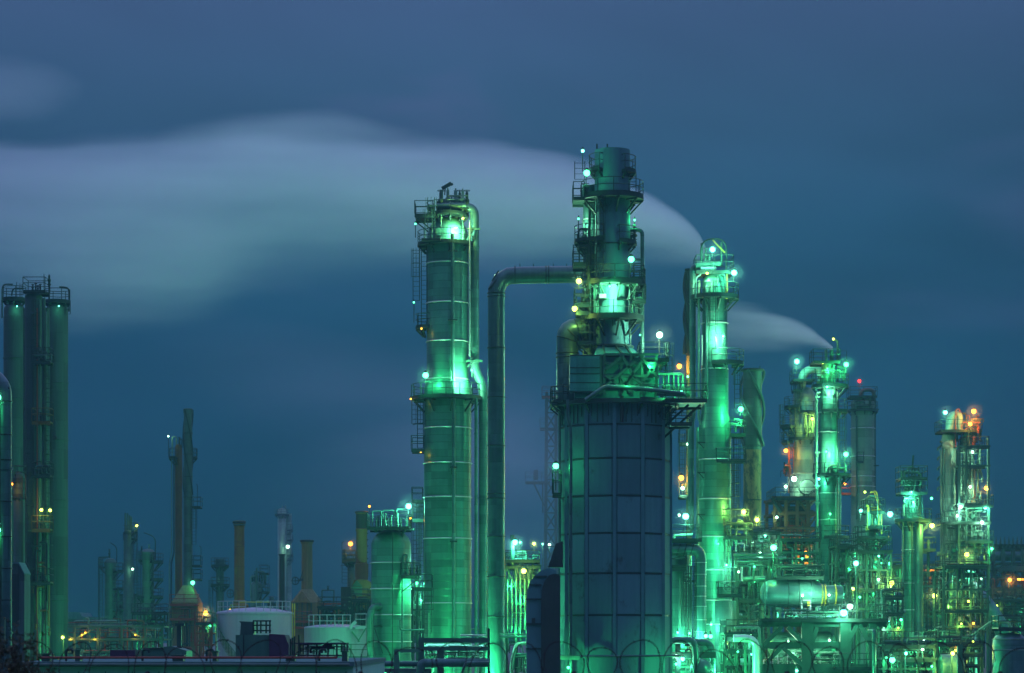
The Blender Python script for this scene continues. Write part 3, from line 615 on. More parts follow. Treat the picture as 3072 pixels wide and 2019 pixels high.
# =================================================================== domed vessel
def vessel():
    t = T('domed_vessel', 'wide round shouldered vessel with crowded top platform and hooked side duct', 'vessel', 1173, 212)
    t.shell([(0, 1589), (20, 1591), (40, 1600), (53, 1613), (60, 1632), (60, 1960), (64, 2000), (64, t.gy)], 'jacket', n=56)
    t.bands([1689, 1767, 1845, 1925], 61, 'band', t=.06)
    t.bplat(1106, 1232, 1584, -3, 2.2, rh=1.15); t.part('support', MB().tube(t.P(1130, 1600, -1.4), t.P(1130, 1584, -1.4), .12, 6).tube(t.P(1215, 1600, -1.4), t.P(1215, 1584, -1.4), .12, 6), 'steel')
    for p in ([(1120, 1580, -1.5), (1120, 1536, -1.5), (1146, 1536, -1.5), (1146, 1580, -1.5)], [(1150, 1580, -1), (1150, 1533, -1), (1185, 1533, -1), (1185, 1580, -1)], [(1192, 1580, -1.2), (1192, 1530, -1.2), (1215, 1530, -1.2)]):
        t.pipe(p, 2.6, 'pipe', bend=1.5, flange=False)
    for i, x in enumerate((1132, 1138, 1158, 1166, 1176, 1196, 1204, 1222)): t.valve(x, 1582, 26 + 6 * (i % 3), -1.6 + .3 * (i % 4), 2.8, ('steel', 'steel2', 'pipe2')[i % 3], True)
    t.pipe([(1245, 1590, -1), (1210, 1590, -1), (1210, 1960, -2.4)], 3, 'pipe', flange=False); t.pipe([(1182, 1600, -2.2), (1182, 1990, -2.3)], 1.3, 'steel', flange=False)
    t.pipe([(1145, 1822, -1.4), (1122, 1822, -1.8), (1114, 1850, -2), (1114, 1945, -2), (1122, 1975, -2), (1122, 2000, -2)], 11, 'pipe', bend=1.4, name='side_duct', n=20)
    t.part('bracket', MB().beam(t.P(1106, 1880, -2.2), t.P(1150, 1880, -1.6), .12).beam(t.P(1128, 1885, -2), t.P(1152, 1960, -2), .12), 'steel')
    t.bplat(1207, 1262, 1728, -2.4, .6, brace=1)
    for i in range(5): t.valve(1214 + 10 * i, 1728, 30 + 14 * (i % 2), -1.2, 3.2, ('pipe2', 'steel', 'steel2')[i % 3], True)
    t.pipe([(1212, 1728, -1.6), (1212, 1668, -1.6), (1224, 1664, -1.6), (1224, 1728, -1.6)], 3.5, 'pipe', flange=False)
    t.ladder(1249, 1500, 1728, .4, w=.6); t.ladder(1262, 1500, 1900, .8, w=.5, cage=True)
    t.bplat(1236, 1268, 1500, -.5, 1); t.bplat(1238, 1270, 1557, -.5, 1)
    t.lamp(1229, 1523, 'c', 2200, .33, 22, -2.2)
    t.lamp(1236, 1560, 'o', 30, .1, 0, -3.1)
    t.lamp(1251, 1751, 'g', 900, .17, 60, -1.4); t.lamp(1274, 1751, 'c', 900, .14, 20, .2)
    t.pipe([(1205, 1865, -2.6), (1205, 1860, -2.6), (1205, 1891, -2.6), (1462, 1888, -2.6)], 3, 'pipe', flange=False)

# =================================================================== big column with the side riser
def column_one():
    t = T('distillation_column', 'tall broad insulated column with glowing dome, beside the bent duct', 'column', 1343, 205, 'main distillation columns')
    s = t.s
    t.shell([(0, 650), (22, 653), (42, 665), (56, 684), (62, 710), (63, 735), (63, 1143), (70, 1160), (71, 1175), (71, t.gy)], 'jacket', n=72)
    t.bands([793, 912, 1027, 1140], 63.5, 'band', t=.06); t.bands([1286, 1391, 1493, 1617, 1810], 71.5, 'band', t=.06)
    # top platforms
    t.bplat(1246, 1300, 650, -1.5, 1.5, brace=-1); t.plat(646, 64, 20, x=1343, rh=1.05); t.bplat(1284, 1304, 620, -.6, .6, 'steel2', rail=False)
    t.ladder(1296, 605, 700, -1.8, 'steel2', w=.6); t.ladder(1288, 640, 735, -1.9, 'steel2', w=.6)
    t.plat(735, 86, 62, a0=100, a1=372, x=1338); t.part('trolley', MB().box(t.P(1296, 733, -2.3), (1.6, .6, .2)), 'steel')
    for i, (x, h, r, m) in enumerate(((1324, 62, 6, 'steel2'), (1344, 72, 5, 'pipe2'), (1355, 48, 4, 'steel2'), (1367, 75, 6, 'pipe2'), (1379, 70, 4.5, 'steel'), (1389, 68, 4.5, 'pipe2'), (1401, 64, 5, 'steel'), (1334, 40, 4, 'pipe2'), (1374, 50, 4, 'steel2'), (1313, 40, 4, 'steel'))):
        t.valve(x, 640, h, -.9 + .3 * (i % 5), r, m, i % 2 == 0)
    t.pipe([(1324, 640, 0), (1324, 570, 0)], 5.5, 'steel', name='davit_post', flange=False)
    t.part('davit_arm', MB().beam(t.P(1326, 566, 0), t.P(1354, 550, 0), .28).beam(t.P(1354, 550, 0), t.P(1357, 556, 0), .2).beam(t.P(1334, 585, 0), t.P(1336, 562, 0), .1), 'steel')
    t.pipe([(1345, 605, -1), (1390, 605, -1)], 2.4, 'pipe2', flange=False); t.pipe([(1340, 592, -.8), (1404, 592, -.8)], 2, 'pipe2', flange=False)
    t.pipe([(1312, 625, -1), (1398, 622, -1)], 9, 'pipe', name='header', n=16)
    # overhead riser
    t.pipe([(1360, 628, -.4), (1424, 622, -.4), (1424, 1110, -.4), (1450, 1160, -.4), (1450, t.gy, -.4)], 13.5, 'pipe', name='riser', bend=2.2, n=24)
    t.pipe([(1410, 670, -1.4), (1410, 1075, -1.4)], 2.5, 'band', flange=False); t.pipe([(1429, 1200, -1.6), (1429, t.gy, -1.6)], 5, 'pipe')
    t.part('support', MB().beam(t.P(1400, 1088, -1.2), t.P(1448, 1088, -1.2), .16).beam(t.P(1403, 1105, -1.2), t.P(1425, 1086, -1.2), .12).beam(t.P(1402, 694, -1.2), t.P(1442, 694, -1.2), .14).beam(t.P(1395, 740, -1.2), t.P(1418, 696, -1.2), .12), 'steel2')
    t.pipe([(1360, 715, -2.2), (1360, 1090, -2.0), (1363, 1150, -2.2), (1363, t.gy, -2.35)], 5, 'pipe', bend=3)
    t.part('pipe_guide', MB().box(t.P(1360, 765, -2.1), (.8, .4, .1)).box(t.P(1360, 970, -2.1), (.8, .4, .1)), 'steel')
    for y in (1408, 1628): t.part('pipe_guide', MB().box(t.P(1363, y, -2.3), (.6, .5, .12)).beam(t.P(1357, y + 20, -2.1), t.P(1357, y, -2.3), .1), 'steel')
    # dome details
    t.part('manhole', MB().tube(t.P(1318, 705, -1.75), t.P(1318, 705, -1.4), .3, 20), 'jacket')
    t.pipe([(1383, 640, -1), (1390, 680, -1.3), (1390, 735, -1.6)], 2.2, 'steel2', flange=False); t.pipe([(1325, 650, -1.3), (1325, 735, -1.7)], 2.2, 'pipe2', flange=False)
    # middle collar platform
    t.plat(1196, 108, 71, x=1341, rh=1.15)
    t.plat(1196, 75, 62, rail=False, m='steel')
    t.ladder(1250, 750, 905, -.7, w=.55); t.ladder(1273, 735, 985, -.5, cage=False)
    t.plat(982, 36, 12, a0=80, a1=290, x=1282); t.ladder(1262, 1200, 1345, -.5, w=.5); t.bplat(1236, 1274, 1350, -1.6, .6)
    t.ladder(1246, 1205, 1275, -1, w=.5)
    t.part('support', MB().beam(t.P(1240, 1275, -.8), t.P(1270, 1272, -.8), .1), 'steel')
    for x, y in ((1234, 1201), (1264, 1359), (1266, 991)): t.lamp(x, y, 'o', 12, .1, 0, -1.2)
    # lamps
    t.lamp(1280, 1136, 'g', 700, .32, 22, -2.6); t.lamp(1417, 1120, 'g', 900, .12, 20, -2.2)
    t.light(t.P(1385, 1145, -2.55), 'h', 2200, t.root); 
    t.lamp(1391, 672, 'y', 500, .12, 0, -2.8, ldir=(0, -.3, -1)); t.light(t.P(1372, 700, -2.25), 'h', 1500, t.root)
    t.lamp(1248, 680, 'g', 0, .1, 40, -1.4); t.lamp(1243, 912, 'g', 0, .1, 60, -1)
    # lower scaffolding
    t.ladder(1288, 1765, 1900, -2.6, w=.6); t.bplat(1250, 1300, 1765, -3.4, -2.4, rail=True)
    t.pipe([(1290, 1990, -3), (1290, 1840, -3)], 2, 'pipe2')

def bent_duct():
    t = T('flue_duct', 'huge bent flue duct running from the ground to the tall dark stack', 'duct', 1489, 188)
    r = 25.5
    mb = MB().sweep([t.P(1489, t.gy, 0), t.P(1489, 900, 0), t.P(1489, 868, 0), t.P(1502, 842, 0), t.P(1526, 828, 0), t.P(1560, 826, 0), t.P(1790, 822, 0)], r * t.s, 36)
    t.part('duct', mb, 'smooth')
    for y in (880, 890, 1044, 1192, 1337, 1482, 1495, 1610, 1730, 1850): t.part('flange', MB().ring((0, 0, t.Z(y)), r * t.s + .03, .045, n=40), 'steel')
    for x in (1545, 1638, 1646, 1725): t.part('flange', MB().sweep([(t.X(x) + 0, (r * t.s + .03) * math.cos(a * pi / 16), t.Z(824) + (r * t.s + .03) * math.sin(a * pi / 16)) for a in range(32)], .045, 5, closed=True), 'steel')
    t.part('flange', MB().beam(t.P(1465, 872, -.55), t.P(1495, 838, -.55), .12).beam(t.P(1496, 815, -.55), t.P(1476, 846, -.55), .1), 'steel')
    t.part('skirt', MB().lathe([(26 * t.s, t.Z(1925)), (32 * t.s, t.Z(1960)), (34 * t.s, t.Z(2040)), (34 * t.s, 0)], (0, 0), 36), 'smooth')
    for x in (1560, 1600, 1660, 1700): t.part('stud', MB().tube(t.P(x, 800, 0), t.P(x, 791, 0), .03, 5), 'steel')

# =================================================================== main furnace and stack
def quadbox(a, b, da, db, za, zb):
    """frustum: bottom half widths a=(x0,x1) depth da, top b, db"""
    v = [(a[0], da[0], za), (a[1], da[0], za), (a[1], da[1], za), (a[0], da[1], za), (b[0], db[0], zb), (b[1], db[0], zb), (b[1], db[1], zb), (b[0], db[1], zb)]
    return MB().add(v, [(3, 2, 1, 0), (4, 5, 6, 7), (0, 1, 5, 4), (1, 2, 6, 5), (2, 3, 7, 6), (3, 0, 4, 7)])
def furnace():
    t = T('furnace_stack', 'tall dark stack with ring platforms standing on a broad panelled furnace drum', 'furnace stack', 1845, 178)
    s = t.s; Z = t.Z; X = t.X
    # twelve sided drum with ribs and panel joints
    Rd = 165 * s; ph = R(-33 - 90)
    vert = [Vector((math.cos(ph + 2 * pi * k / 12) * Rd, math.sin(ph + 2 * pi * k / 12) * Rd, 0)) for k in range(12)]
    t.part('drum', MB().lathe([(Rd, Z(1212)), (Rd, Z(t.gy))], (0, 0), 12, ph=ph), 'drum')
    ys = [1212, 1286, 1386, 1496, 1606, 1724, 1847, 1968]
    for k in range(12):
        v = vert[k]; u = v.normalized()
        t.part('rib', MB().beam(v + u * .02 + Vector((0, 0, 0)), v + u * .02 + Vector((0, 0, Z(1214))), .24), 'drumrib')
    for y in ys[1:]:
        mb = MB()
        for k in range(12):
            a, b = vert[k], vert[(k + 1) % 12]; z = Vector((0, 0, Z(y))); mb.beam(a + z, b + z, .11)
        t.part('panel_joint', mb, 'steel')
    rg = random.Random(4)
    for k in range(12):       # panels stand a little proud, each weathered its own way
        a, b = vert[k], vert[(k + 1) % 12]; mid = (a + b) / 2; n = mid.normalized(); w = (b - a).length - .40
        for i in range(1, len(ys) - 1):
            z0, z1 = Z(ys[i + 1]) + .09, Z(ys[i]) - .09
            m = MB().box((0, 0, (z0 + z1) / 2), (w, .05, z1 - z0)); ang = math.atan2(b.y - a.y, b.x - a.x)
            q = MB(); q.v = []; 
            tilt = rg.uniform(-.022, .022)
            for x, y, z in m.v:
                yy = y + (z - (z0 + z1) / 2) * tilt
                q.v.append(((mid.x + n.x * .03) + x * math.cos(ang) - yy * math.sin(ang), (mid.y + n.y * .03) + x * math.sin(ang) + yy * math.cos(ang), z))
            q.f = m.f
            if mid.y < .5: t.part('panel', q, 'drum')
        if mid.y < 0:
            for e in (.2, .4, .6, .8): 
                c = a.lerp(b, e) + n * .1; t.part('hanger', MB().beam(c + Vector((0, 0, Z(1220))), c + Vector((0, 0, Z(1262 if e in (.2, .8) else 1280))), .07), 'steel')
    t.pipe([(1700, 1215, -4), (1700, 1270, -4), (1708, 1290, -4), (1708, t.gy, -4)], 5, 'pipe')
    t.pipe([(1678, 1200, -1), (1678, 1640, -1)], 4, 'pipe2')
    t.part('standpipe', MB().tube(t.P(1858, 1205, -4.25), t.P(1858, 1282, -4.25), .12, 8), 'black')
    # ring main round the foot
    t.pipe([(1730, 1968, -4.5), (2030, 1966, -4.5)], 3.2, 'pipe'); t.part('foot_light_bracket', MB().box(t.P(1705, 1972, -4.6), (1.4, .4, .3)), 'pipe2')
    t.lamp(1700, 2000, 'g', 350, .13, 0, -5.2); t.lamp(2016, 1990, 'g', 350, .13, 0, -4.6); t.lamp(1662, 1979, 'w', 60, .07, 0, -5)
    # top deck
    t.plat(1213, 190, 150, rail=False, thick=.3)
    t.plat(1210, 194, 160, a0=150, a1=215); t.plat(1214, 194, 160, a0=-70, a1=20)
    t.bplat(1652, 1702, 1213, -2, 1.5, brace=-1); t.bplat(1985, 2108, 1212, -4, 1.4, brace=0)
    for x in (2010, 2060, 2095): t.part('bracket', MB().beam(t.P(x, 1222, -2), t.P(1985, 1222 + (x - 1985) * .9, -2), .16), 'steel')
    t.bplat(2003, 2064, 1281, -4, -1.5, rh=.9); t.ladder(2010, 1215, 1281, -3, cage=False); t.ladder(1990, 1215, 1270, -3, cage=False)
    # convection box
    t.part('convection_box', MB().box((X(1845), 0, (Z(1205) + Z(1085)) / 2), ((1960 - 1712) * s, 5.4, Z(1085) - Z(1205))), 'paleclad')
    for y in (1082, 1118, 1136, 1162, 1188): t.part('panel_strip', MB().box(t.P(1751, y, -3.25), (88 * s, .05, .07)), 'steel')
    t.part('header_box', MB().box((X(1750), -2.9, (Z(1190) + Z(1080)) / 2), (88 * s, .7, Z(1080) - Z(1190))), 'paleclad')
    t.part('header_box', MB().box((X(1944), -.6, (Z(1186) + Z(1092)) / 2), (54 * s, 3.0, Z(1092) - Z(1186))), 'paleclad')
    for x in (1797, 1808, 1858, 1888, 1920, 1962): t.part('post', MB().beam(t.P(x, 1195, -2.95), t.P(x, 1078, -2.95), .2), 'steel2')
    for y in (1078, 1104, 1142, 1176): t.part('beam', MB().beam(t.P(1808, y, -3.05), t.P(1968, y, -3.05), .18), 'steel2')
    for a, b, c, d in ((1860, 1082, 1900, 1150), (1900, 1098, 1812, 1172), (1860, 1084, 1812, 1124), (1888, 1142, 1858, 1190), (1912, 1080, 1968, 1150), (1920, 1098, 1858, 1180), (1888, 1142, 1950, 1190), (1962, 1104, 1920, 1160), (1920, 1160, 1962, 1190), (1812, 1140, 1858, 1176), (1858, 1142, 1884, 1190)):
        t.part('brace', MB().beam(t.P(a, b, -3.2), t.P(c, d, -3.2), .19), 'steel2')
    t.part('transition_hood', quadbox((X(1778), X(1912)), (X(1790), X(1890)), (-2.9, 2.9), (-1.2, 1.2), Z(1078), Z(1045)), 'paleclad')
    for x0, x1 in ((1810, 1808), (1862, 1845), (1888, 1876)): t.part('stiffener', MB().beam(t.P(x0, 1078, -3.0), t.P(x1, 1045, -1.35), .14), 'steel')
    # stack
    t.shell([(44, 500), (51, 501), (51.5, 452), (53, 452), (53, 545), (53.5, 735), (54, 738), (52, 850), (48, 852), (48, 958), (48, 962), (50, 1041)], 'drum', x=1837, name='stack', n=64)
    t.shell([(50, 453), (50, 500)], 'black', x=1837, name='stack_lining')
    t.bands([737, 851, 1041], 53, 'steel', x=1837, t=.06)
    t.part('flange', MB().ring((X(1841), 0, Z(1042)), 56 * s, .12, n=48), 'steel')
    for x, y in ((1791, 432), (1822, 432), (1855, 444)): t.part('lightning_rod', MB().tube(t.P(x, 460, 0), t.P(x, y, 0), .06, 6), 'steel')
    for x in (1812, 1836, 1858): t.part('seam_bar', MB().beam(t.P(x, 963, -1.28), t.P(x, 985, -1.28), .07), 'steel')
    # second flue behind
    t.shell([(18, 545), (20, 546), (20, 648), (21, 652), (21, 1060)], 'smooth', x=1771, d=1.6, name='second_flue', n=40)
    t.bands([648], 21, 'band', x=1771, d=1.6, t=.05)
    # ring platforms
    t.plat(517, 72, 53, a0=-60, a1=70, x=1837); t.plat(512, 72, 53, a0=110, a1=235, x=1837)
    t.ladder(1739, 487, 541, -.4, w=.75); t.ladder(1900, 520, 590, .5, cage=False)
    t.plat(592, 94, 53, x=1837, d=0, thick=.25); t.bplat(1719, 1752, 600, -1.4, 1.4, rh=1.1)
    t.plat(725, 66, 21, a0=90, a1=290, x=1788, d=0); t.plat(730, 74, 53, a0=-75, a1=60, x=1837)
    t.plat(742, 58, 40, a0=120, a1=250, x=1788, rail=False)
    t.bplat(1719, 1760, 795, -1.3, 1.3); t.ladder(1728, 742, 795, -1.3, cage=False); t.ladder(1745, 742, 795, -1.3, cage=False)
    t.ladder(1797, 596, 848, -1.75, w=.5); t.ladder(1772, 700, 900, -1.3, 'steel', w=.45)
    t.pipe([(1767, 640, -1.3), (1767, 1040, -1.3)], 4, 'steel', flange=False)
    t.plat(850, 94, 50, x=1841, thick=.25); t.plat(955, 96, 50, x=1837, thick=.25); t.plat(842, 22, 4, x=1910, d=-.6); t.plat(855, 24, 4, x=1912, d=-.6)
    t.bplat(1895, 1935, 905, -1.2, 1.2, rail=True); t.bplat(1723, 1768, 918, -1.5, 1.2, brace=-1); t.bplat(1728, 1768, 942, -1.5, 1.2)
    t.bplat(1733, 1784, 1030, -1.6, 1.2, brace=-1); t.ladder(1757, 960, 1085, -1.2)
    t.part('catwalk_frame', MB().beam(t.P(1782, 840, -1.4), t.P(1782, 1050, -1.4), .16).beam(t.P(1768, 840, -1.4), t.P(1768, 1050, -1.4), .16), 'steel')
    for x in (1788, 1792): t.pipe([(x, 870, -1.35), (x, 955, -1.35)], 1.3, 'pipe2', flange=False)
    t.pipe([(1890, 1038, -1), (1886, 955, -1.2), (1886, 860, -1.2)], 2.2, 'pipe2', flange=False)
    # right hand side pipe
    t.pipe([(1885, 690, 0), (1927, 690, 0), (1927, 1085, 0)], 6, 'pipe', bend=2.5, n=16, flange=True); t.pipe([(1885, 778, 0), (1927, 778, 0)], 4.5, 'pipe')
    t.valve(1903, 688, 12, 0, 3, 'pipe2', True); t.clutter(31, 1890, 1912, 695, 728, -1, .5, 4, 3, ('steel', 'steel2'))
    t.clutter(32, 1740, 1766, 560, 600, -1.5, 0, 5, 3, ('pipe2', 'steel')); t.clutter(33, 1728, 1770, 690, 722, -1.2, .5, 5, 3, ('pipe2', 'steel')); t.clutter(34, 1892, 1930, 858, 945, -1.2, .5, 7, 5, ('steel', 'steel2')); t.clutter(35, 1730, 1770, 860, 945, -1.2, .5, 7, 5, ('steel', 'pipe2'))
    # big side duct
    mb = MB().sweep(fillet([t.P(1760, 985, .5), t.P(1703, 985, .5), t.P(1703, 1215, .5)], 50 * s, 4), 33 * s, 32); t.part('side_duct', mb, 'smooth')
    t.bands([1058, 1070], 33.5, 'steel', x=1703, d=.5, t=.05)
    for a in (20, 48, 72):
        aa = R(a); c = t.P(1703 + 48, 985 + 48, .5)
        rad = 49 * s; p = Vector((c.x - math.sin(aa) * rad, c.y, c.z + math.cos(aa) * rad)); u = Vector((-math.sin(aa), 0, math.cos(aa)))
        t.part('flange', MB().sweep([p + u * math.cos(b * pi / 16) * (33 * s + .03) + Vector((0, 1, 0)) * math.sin(b * pi / 16) * (33 * s + .03) for b in range(32)], .06, 5, closed=True), 'steel')
    # corner landing with lamp mast, manifold
    t.bplat(1912, 2000, 1088, -3.0, 0, rh=1.15); t.bplat(1916, 1990, 1094, -2.5, 1, rail=False)
    t.part('support', MB().beam(t.P(1915, 1092, -1.5), t.P(1955, 1110, -1.5), .14).beam(t.P(1995, 1092, -1.5), t.P(1962, 1130, -1.5), .14), 'steel')
    t.ladder(2003, 1035, 1200, -1.2, w=.5); t.ladder(1990, 1060, 1130, -.8, cage=False)
    t.lamp(1975, 1012, 'w', 1300, .31, 60, -1.4)
    t.pipe([(1960, 1128, -1.5), (2044, 1128, -1.5), (2044, 1172, -1.5)], 4.2, 'pipe2', bend=2, name='manifold')
    for x in (1987, 2002, 2017, 2031): t.pipe([(x, 1128, -1.5), (x, 1168, -1.5)], 2.8, 'pipe2', name='manifold_branch', flange=False)
    for x in (1987, 2002, 2017, 2031, 2044): t.valve(x, 1184, 20, -1.5, 5, 'steel', False)
    t.light(t.P(2022, 1150, -3.2), 'g', 420, t.root); t.lamp(2036, 1186, 'g', 500, .1, 0, -3.0)
    t.pipe([(1960, 1196, -3.6), (2046, 1200, -3.6)], 6, 'pipe'); t.part('motor', MB().tube(t.P(2046, 1180, -1.5), t.P(2066, 1180, -1.5), .42, 16), 'steel')
    t.pipe([(1751, 1218, -4.4), (1808, 1178, -4.4), (1900, 1182, -4.4), (2040, 1200, -4.4)], 6.5, 'pipe', bend=2)
    t.part('bracket', MB().beam(t.P(1855, 1200, -4.2), t.P(1858, 1186, -4.2), .2), 'black')
    # lamps
    t.lamp(1758, 534, 'g', 90, .3, 14, -1.9); t.lamp(1747, 461, 'c', 40, .16, 60, -1)
    t.light(t.P(1746, 672, .5), 'h', 550, t.root); t.lamp(1735, 660, 'g', 0, .1, 46, -.5); t.lamp(1904, 660, 'g', 60, .1, 26, 0)
    t.lamp(1889, 792, 'g', 110, .3, 22, -2.2)
    t.lamp(1825, 874, 'g', 900, .12, 0, -2.6); t.light(t.P(1832, 884, -2.2), 'h', 1500, t.root); t.lamp(1735, 853, 'y', 160, .27, 24, -1.6); t.lamp(1722, 936, 'y', 160, .25, 0, -1.8)
    t.light(t.P(1752, 1072, -1.6), 'y', 60, t.root); t.lamp(1919, 1008, 'g', 0, .08, 0, -.6); t.light(t.P(1942, 1115, -3.3), 'g', 700, t.root); t.light(t.P(1875, 1160, -5), 'g', 130, t.root)  # last light has no fixture, added to brighten the convection box plates
    t.part('bracket', MB().box(t.P(1806, 897, -1.5), (.5, .3, .3)), 'band')
    # mast with small balcony on the shaded side
    t.bplat(1656, 1682, 1486, -3.2, -1.6, rh=1.6); t.lamp(1665, 1408, 'g', 150, .29, 70, -3.4)
    for x in (1658, 1680): t.part('strut', MB().tube(t.P(x, 1445, -3.2), t.P(x, 1486, -3.2), .05, 5), 'steel')

def intake_duct():
    t = T('intake_duct', 'big square intake duct curving down at the foot of the dark furnace drum', 'duct', 1625, 172)
    s = t.s; path = [(1668, 1712), (1648, 1705), (1628, 1710), (1608, 1724), (1592, 1744), (1583, 1770), (1579, 1800), (1579, t.gy)]
    inner = [(1680, 1724), (1660, 1722), (1646, 1728), (1634, 1742), (1627, 1762), (1624, 1785), (1623, 1810), (1623, t.gy)]
    poly = [(t.X(x), t.Z(y)) for x, y in path] + [(t.X(x), t.Z(y)) for x, y in reversed(inner)]
    t.part('duct', MB().prism([(t.X(x), t.Z(y)) for x, y in path] + [(t.X(1668), 0)], -.6, 1.8), 'drum')
    t.part('duct_face', MB().prism([(t.X(x), t.Z(y)) for x, y in inner] + [(t.X(1680), 0)], -1.0, -.605), 'black')
    for y in (1730, 1755, 1798, 1872, 1946): t.part('flange', MB().beam(t.P(1578 if y > 1780 else (1602 if y < 1740 else 1587), y, -.66), t.P(1624 if y > 1740 else 1640, y, -.66), .12), 'steel')
    t.part('shaft_cover', MB().prism([(t.X(1645), t.Z(1700)), (t.X(1668), t.Z(1630)), (t.X(1690), t.Z(1622)), (t.X(1690), t.Z(1700))], .6, 2.4), 'black')
    t.part('damper', MB().box(t.P(1600, 1862, -.7), (.25, .2, .35)), 'black')

# =================================================================== second bright column
def column_two():
    t = T('distillation_column', 'bright column with bent top pipe and caged ladder, beside the twisted stack', 'column', 2144, 205, 'main distillation columns')
    s = t.s
    t.shell([(0, 820), (14, 822), (28, 828), (36, 842), (38, 858), (38, 880), (38, 1090), (41, 1110), (41, 1240), (47, 1266), (49, 1300), (49, 1798), (46, 1802), (46, t.gy)], 'jacket', n=60)
    t.bands([971, 1108, 1245], 39.5, 'band', t=.05); t.bands([1380, 1498, 1611, 1711, 1801, 1873], 49.5, 'band', t=.06)
    t.part('lower_jacket', MB().lathe([(46 * s, t.Z(1803)), (47 * s, t.Z(1806)), (47 * s, 0)], (t.X(2161), -.1), 50), 'smooth')
    t.pipe([(2140, 800, 0), (2078, 800, 0), (2078, 1245, 0), (2073, 1265, 0), (2073, 1590, 0)], 9.5, 'pipe', name='riser', bend=1.6, n=20)
    t.pipe([(2095, 845, -.6), (2095, 1260, -.6), (2103, 1275, -.6)], 4, 'pipe2'); t.pipe([(2117, 860, -1), (2117, 1200, -1)], 5, 'pipe'); t.pipe([(2089, 1285, -1), (2089, 1900, -1)], 4.5, 'pipe')
    t.pipe([(2103, 1010, -1.1), (2103, 1100, -1.1)], 2, 'band', flange=False)
    t.pipe([(2085, 800, -.4), (2160, 795, -.4)], 9, 'pipe2', name='header', n=18, flange=False); t.pipe([(2100, 812, -.9), (2145, 812, -.9)], 7, 'band', name='header', n=16, flange=False)
    # goose neck over the top
    t.pipe([(2102, 790, -.3), (2102, 720, -.3), (2178, 716, -.3), (2178, 868, -.3)], 2.6, 'steel2', name='vent_pipe', bend=14, flange=False); t.part('brace', MB().beam(t.P(2137, 722, -.3), t.P(2174, 760, -.3), .12), 'yellow')
    t.pipe([(2105, 790, -.1), (2105, 730, -.1)], 3.6, 'pipe2', name='vent_pipe', flange=False); t.pipe([(2164, 800, -.1), (2164, 728, -.1)], 3.4, 'pipe2', name='vent_pipe', flange=False)
    t.valve(2116, 786, 38, -.6, 4, 'pipe2', True); t.valve(2124, 786, 18, -.8, 4, 'steel2', True); t.pipe([(2178, 820, -.9), (2178, 900, -.9)], 3, 'yellow', flange=False)
    t.pipe([(2150, 860, -1.4), (2150, 832, -1.4), (2170, 832, -1.4), (2174, 870, -1.2)], 2.4, 'steel2', flange=False); t.pipe([(2084, 900, -1.2), (2084, 840, -1.2), (2100, 828, -1)], 3, 'pipe2', flange=False)
    t.bplat(2085, 2196, 818, -1.4, 1.4, rh=1.3); t.plat(892, 73, 38, x=2144, thick=.2); t.plat(1090, 62, 38, a0=-130, a1=45, x=2170, thick=.2)
    t.ladder(2133, 845, 1055, -1.7, w=.5); t.ladder(2211, 1095, 1225, -.3); t.bplat(2142, 2228, 1384, -2.6, -1.2, rh=.95); t.bplat(2187, 2232, 1304, -1.4, .8)
    t.bplat(2147, 2217, 1784, -2.8, -1.4, rh=1.05); t.ladder(2185, 1675, 1775, -1.9, w=.7); t.ladder(2176, 1560, 1770, -1.9); t.ladder(2208, 1310, 1560, -.3); t.ladder(2200, 1390, 1640, -1.0)
    t.bplat(2170, 2250, 1612, -2, 0); t.bplat(2165, 2240, 1570, -2, 0); t.clutter(41, 2175, 2250, 1560, 1640, -2, .4, 8, 5, ('steel', 'steel2', 'pipe2'))
    for y in (1330, 1420, 1545, 1760): t.part('pipe_guide', MB().beam(t.P(2089, y, -1.2), t.P(2112, y + 2, -1.3), .1).beam(t.P(2092, y, -1.2), t.P(2108, y + 18, -1.3), .08), 'steel')
    t.clutter(40, 2185, 2225, 1250, 1300, -1.2, .6, 5, 4, ('pipe2', 'steel2'))
    # lamps
    t.lamp(2132, 760, 'c', 900, .3, 22, -2.0); t.lamp(2197, 827, 'c', 1500, .32, 24, -1.6); t.light(t.P(2118, 848, -1.9), 'h', 700, t.root); t.lamp(2116, 830, 'y', 40, .14, 0, -1.9)
    t.lamp(2163, 1018, 'c', 700, .12, 28, -2.1); t.light(t.P(2150, 1020, -1.85), 'h', 1500, t.root); t.lamp(2217, 1233, 'g', 1500, .3, 20, -1.6)
    t.lamp(2225, 1539, 'y', 700, .25, 14, -1.8); t.lamp(2264, 1563, 'y', 800, .25, 18, -2); t.lamp(2171, 1698, 'c', 650, .12, 0, -2.6); t.light(t.P(2188, 1700, -2.7), 'c', 600, t.root)
    t.lamp(2211, 1717, 'w', 120, .13, 12, -1.4); t.lamp(2127, 1874, 'c', 650, .12, 20, -2.2); t.lamp(2147, 1635, 'g', 300, .08, 0, -2.5)
    t.lamp(2242, 1913, 'y', 500, .22, 0, -3)

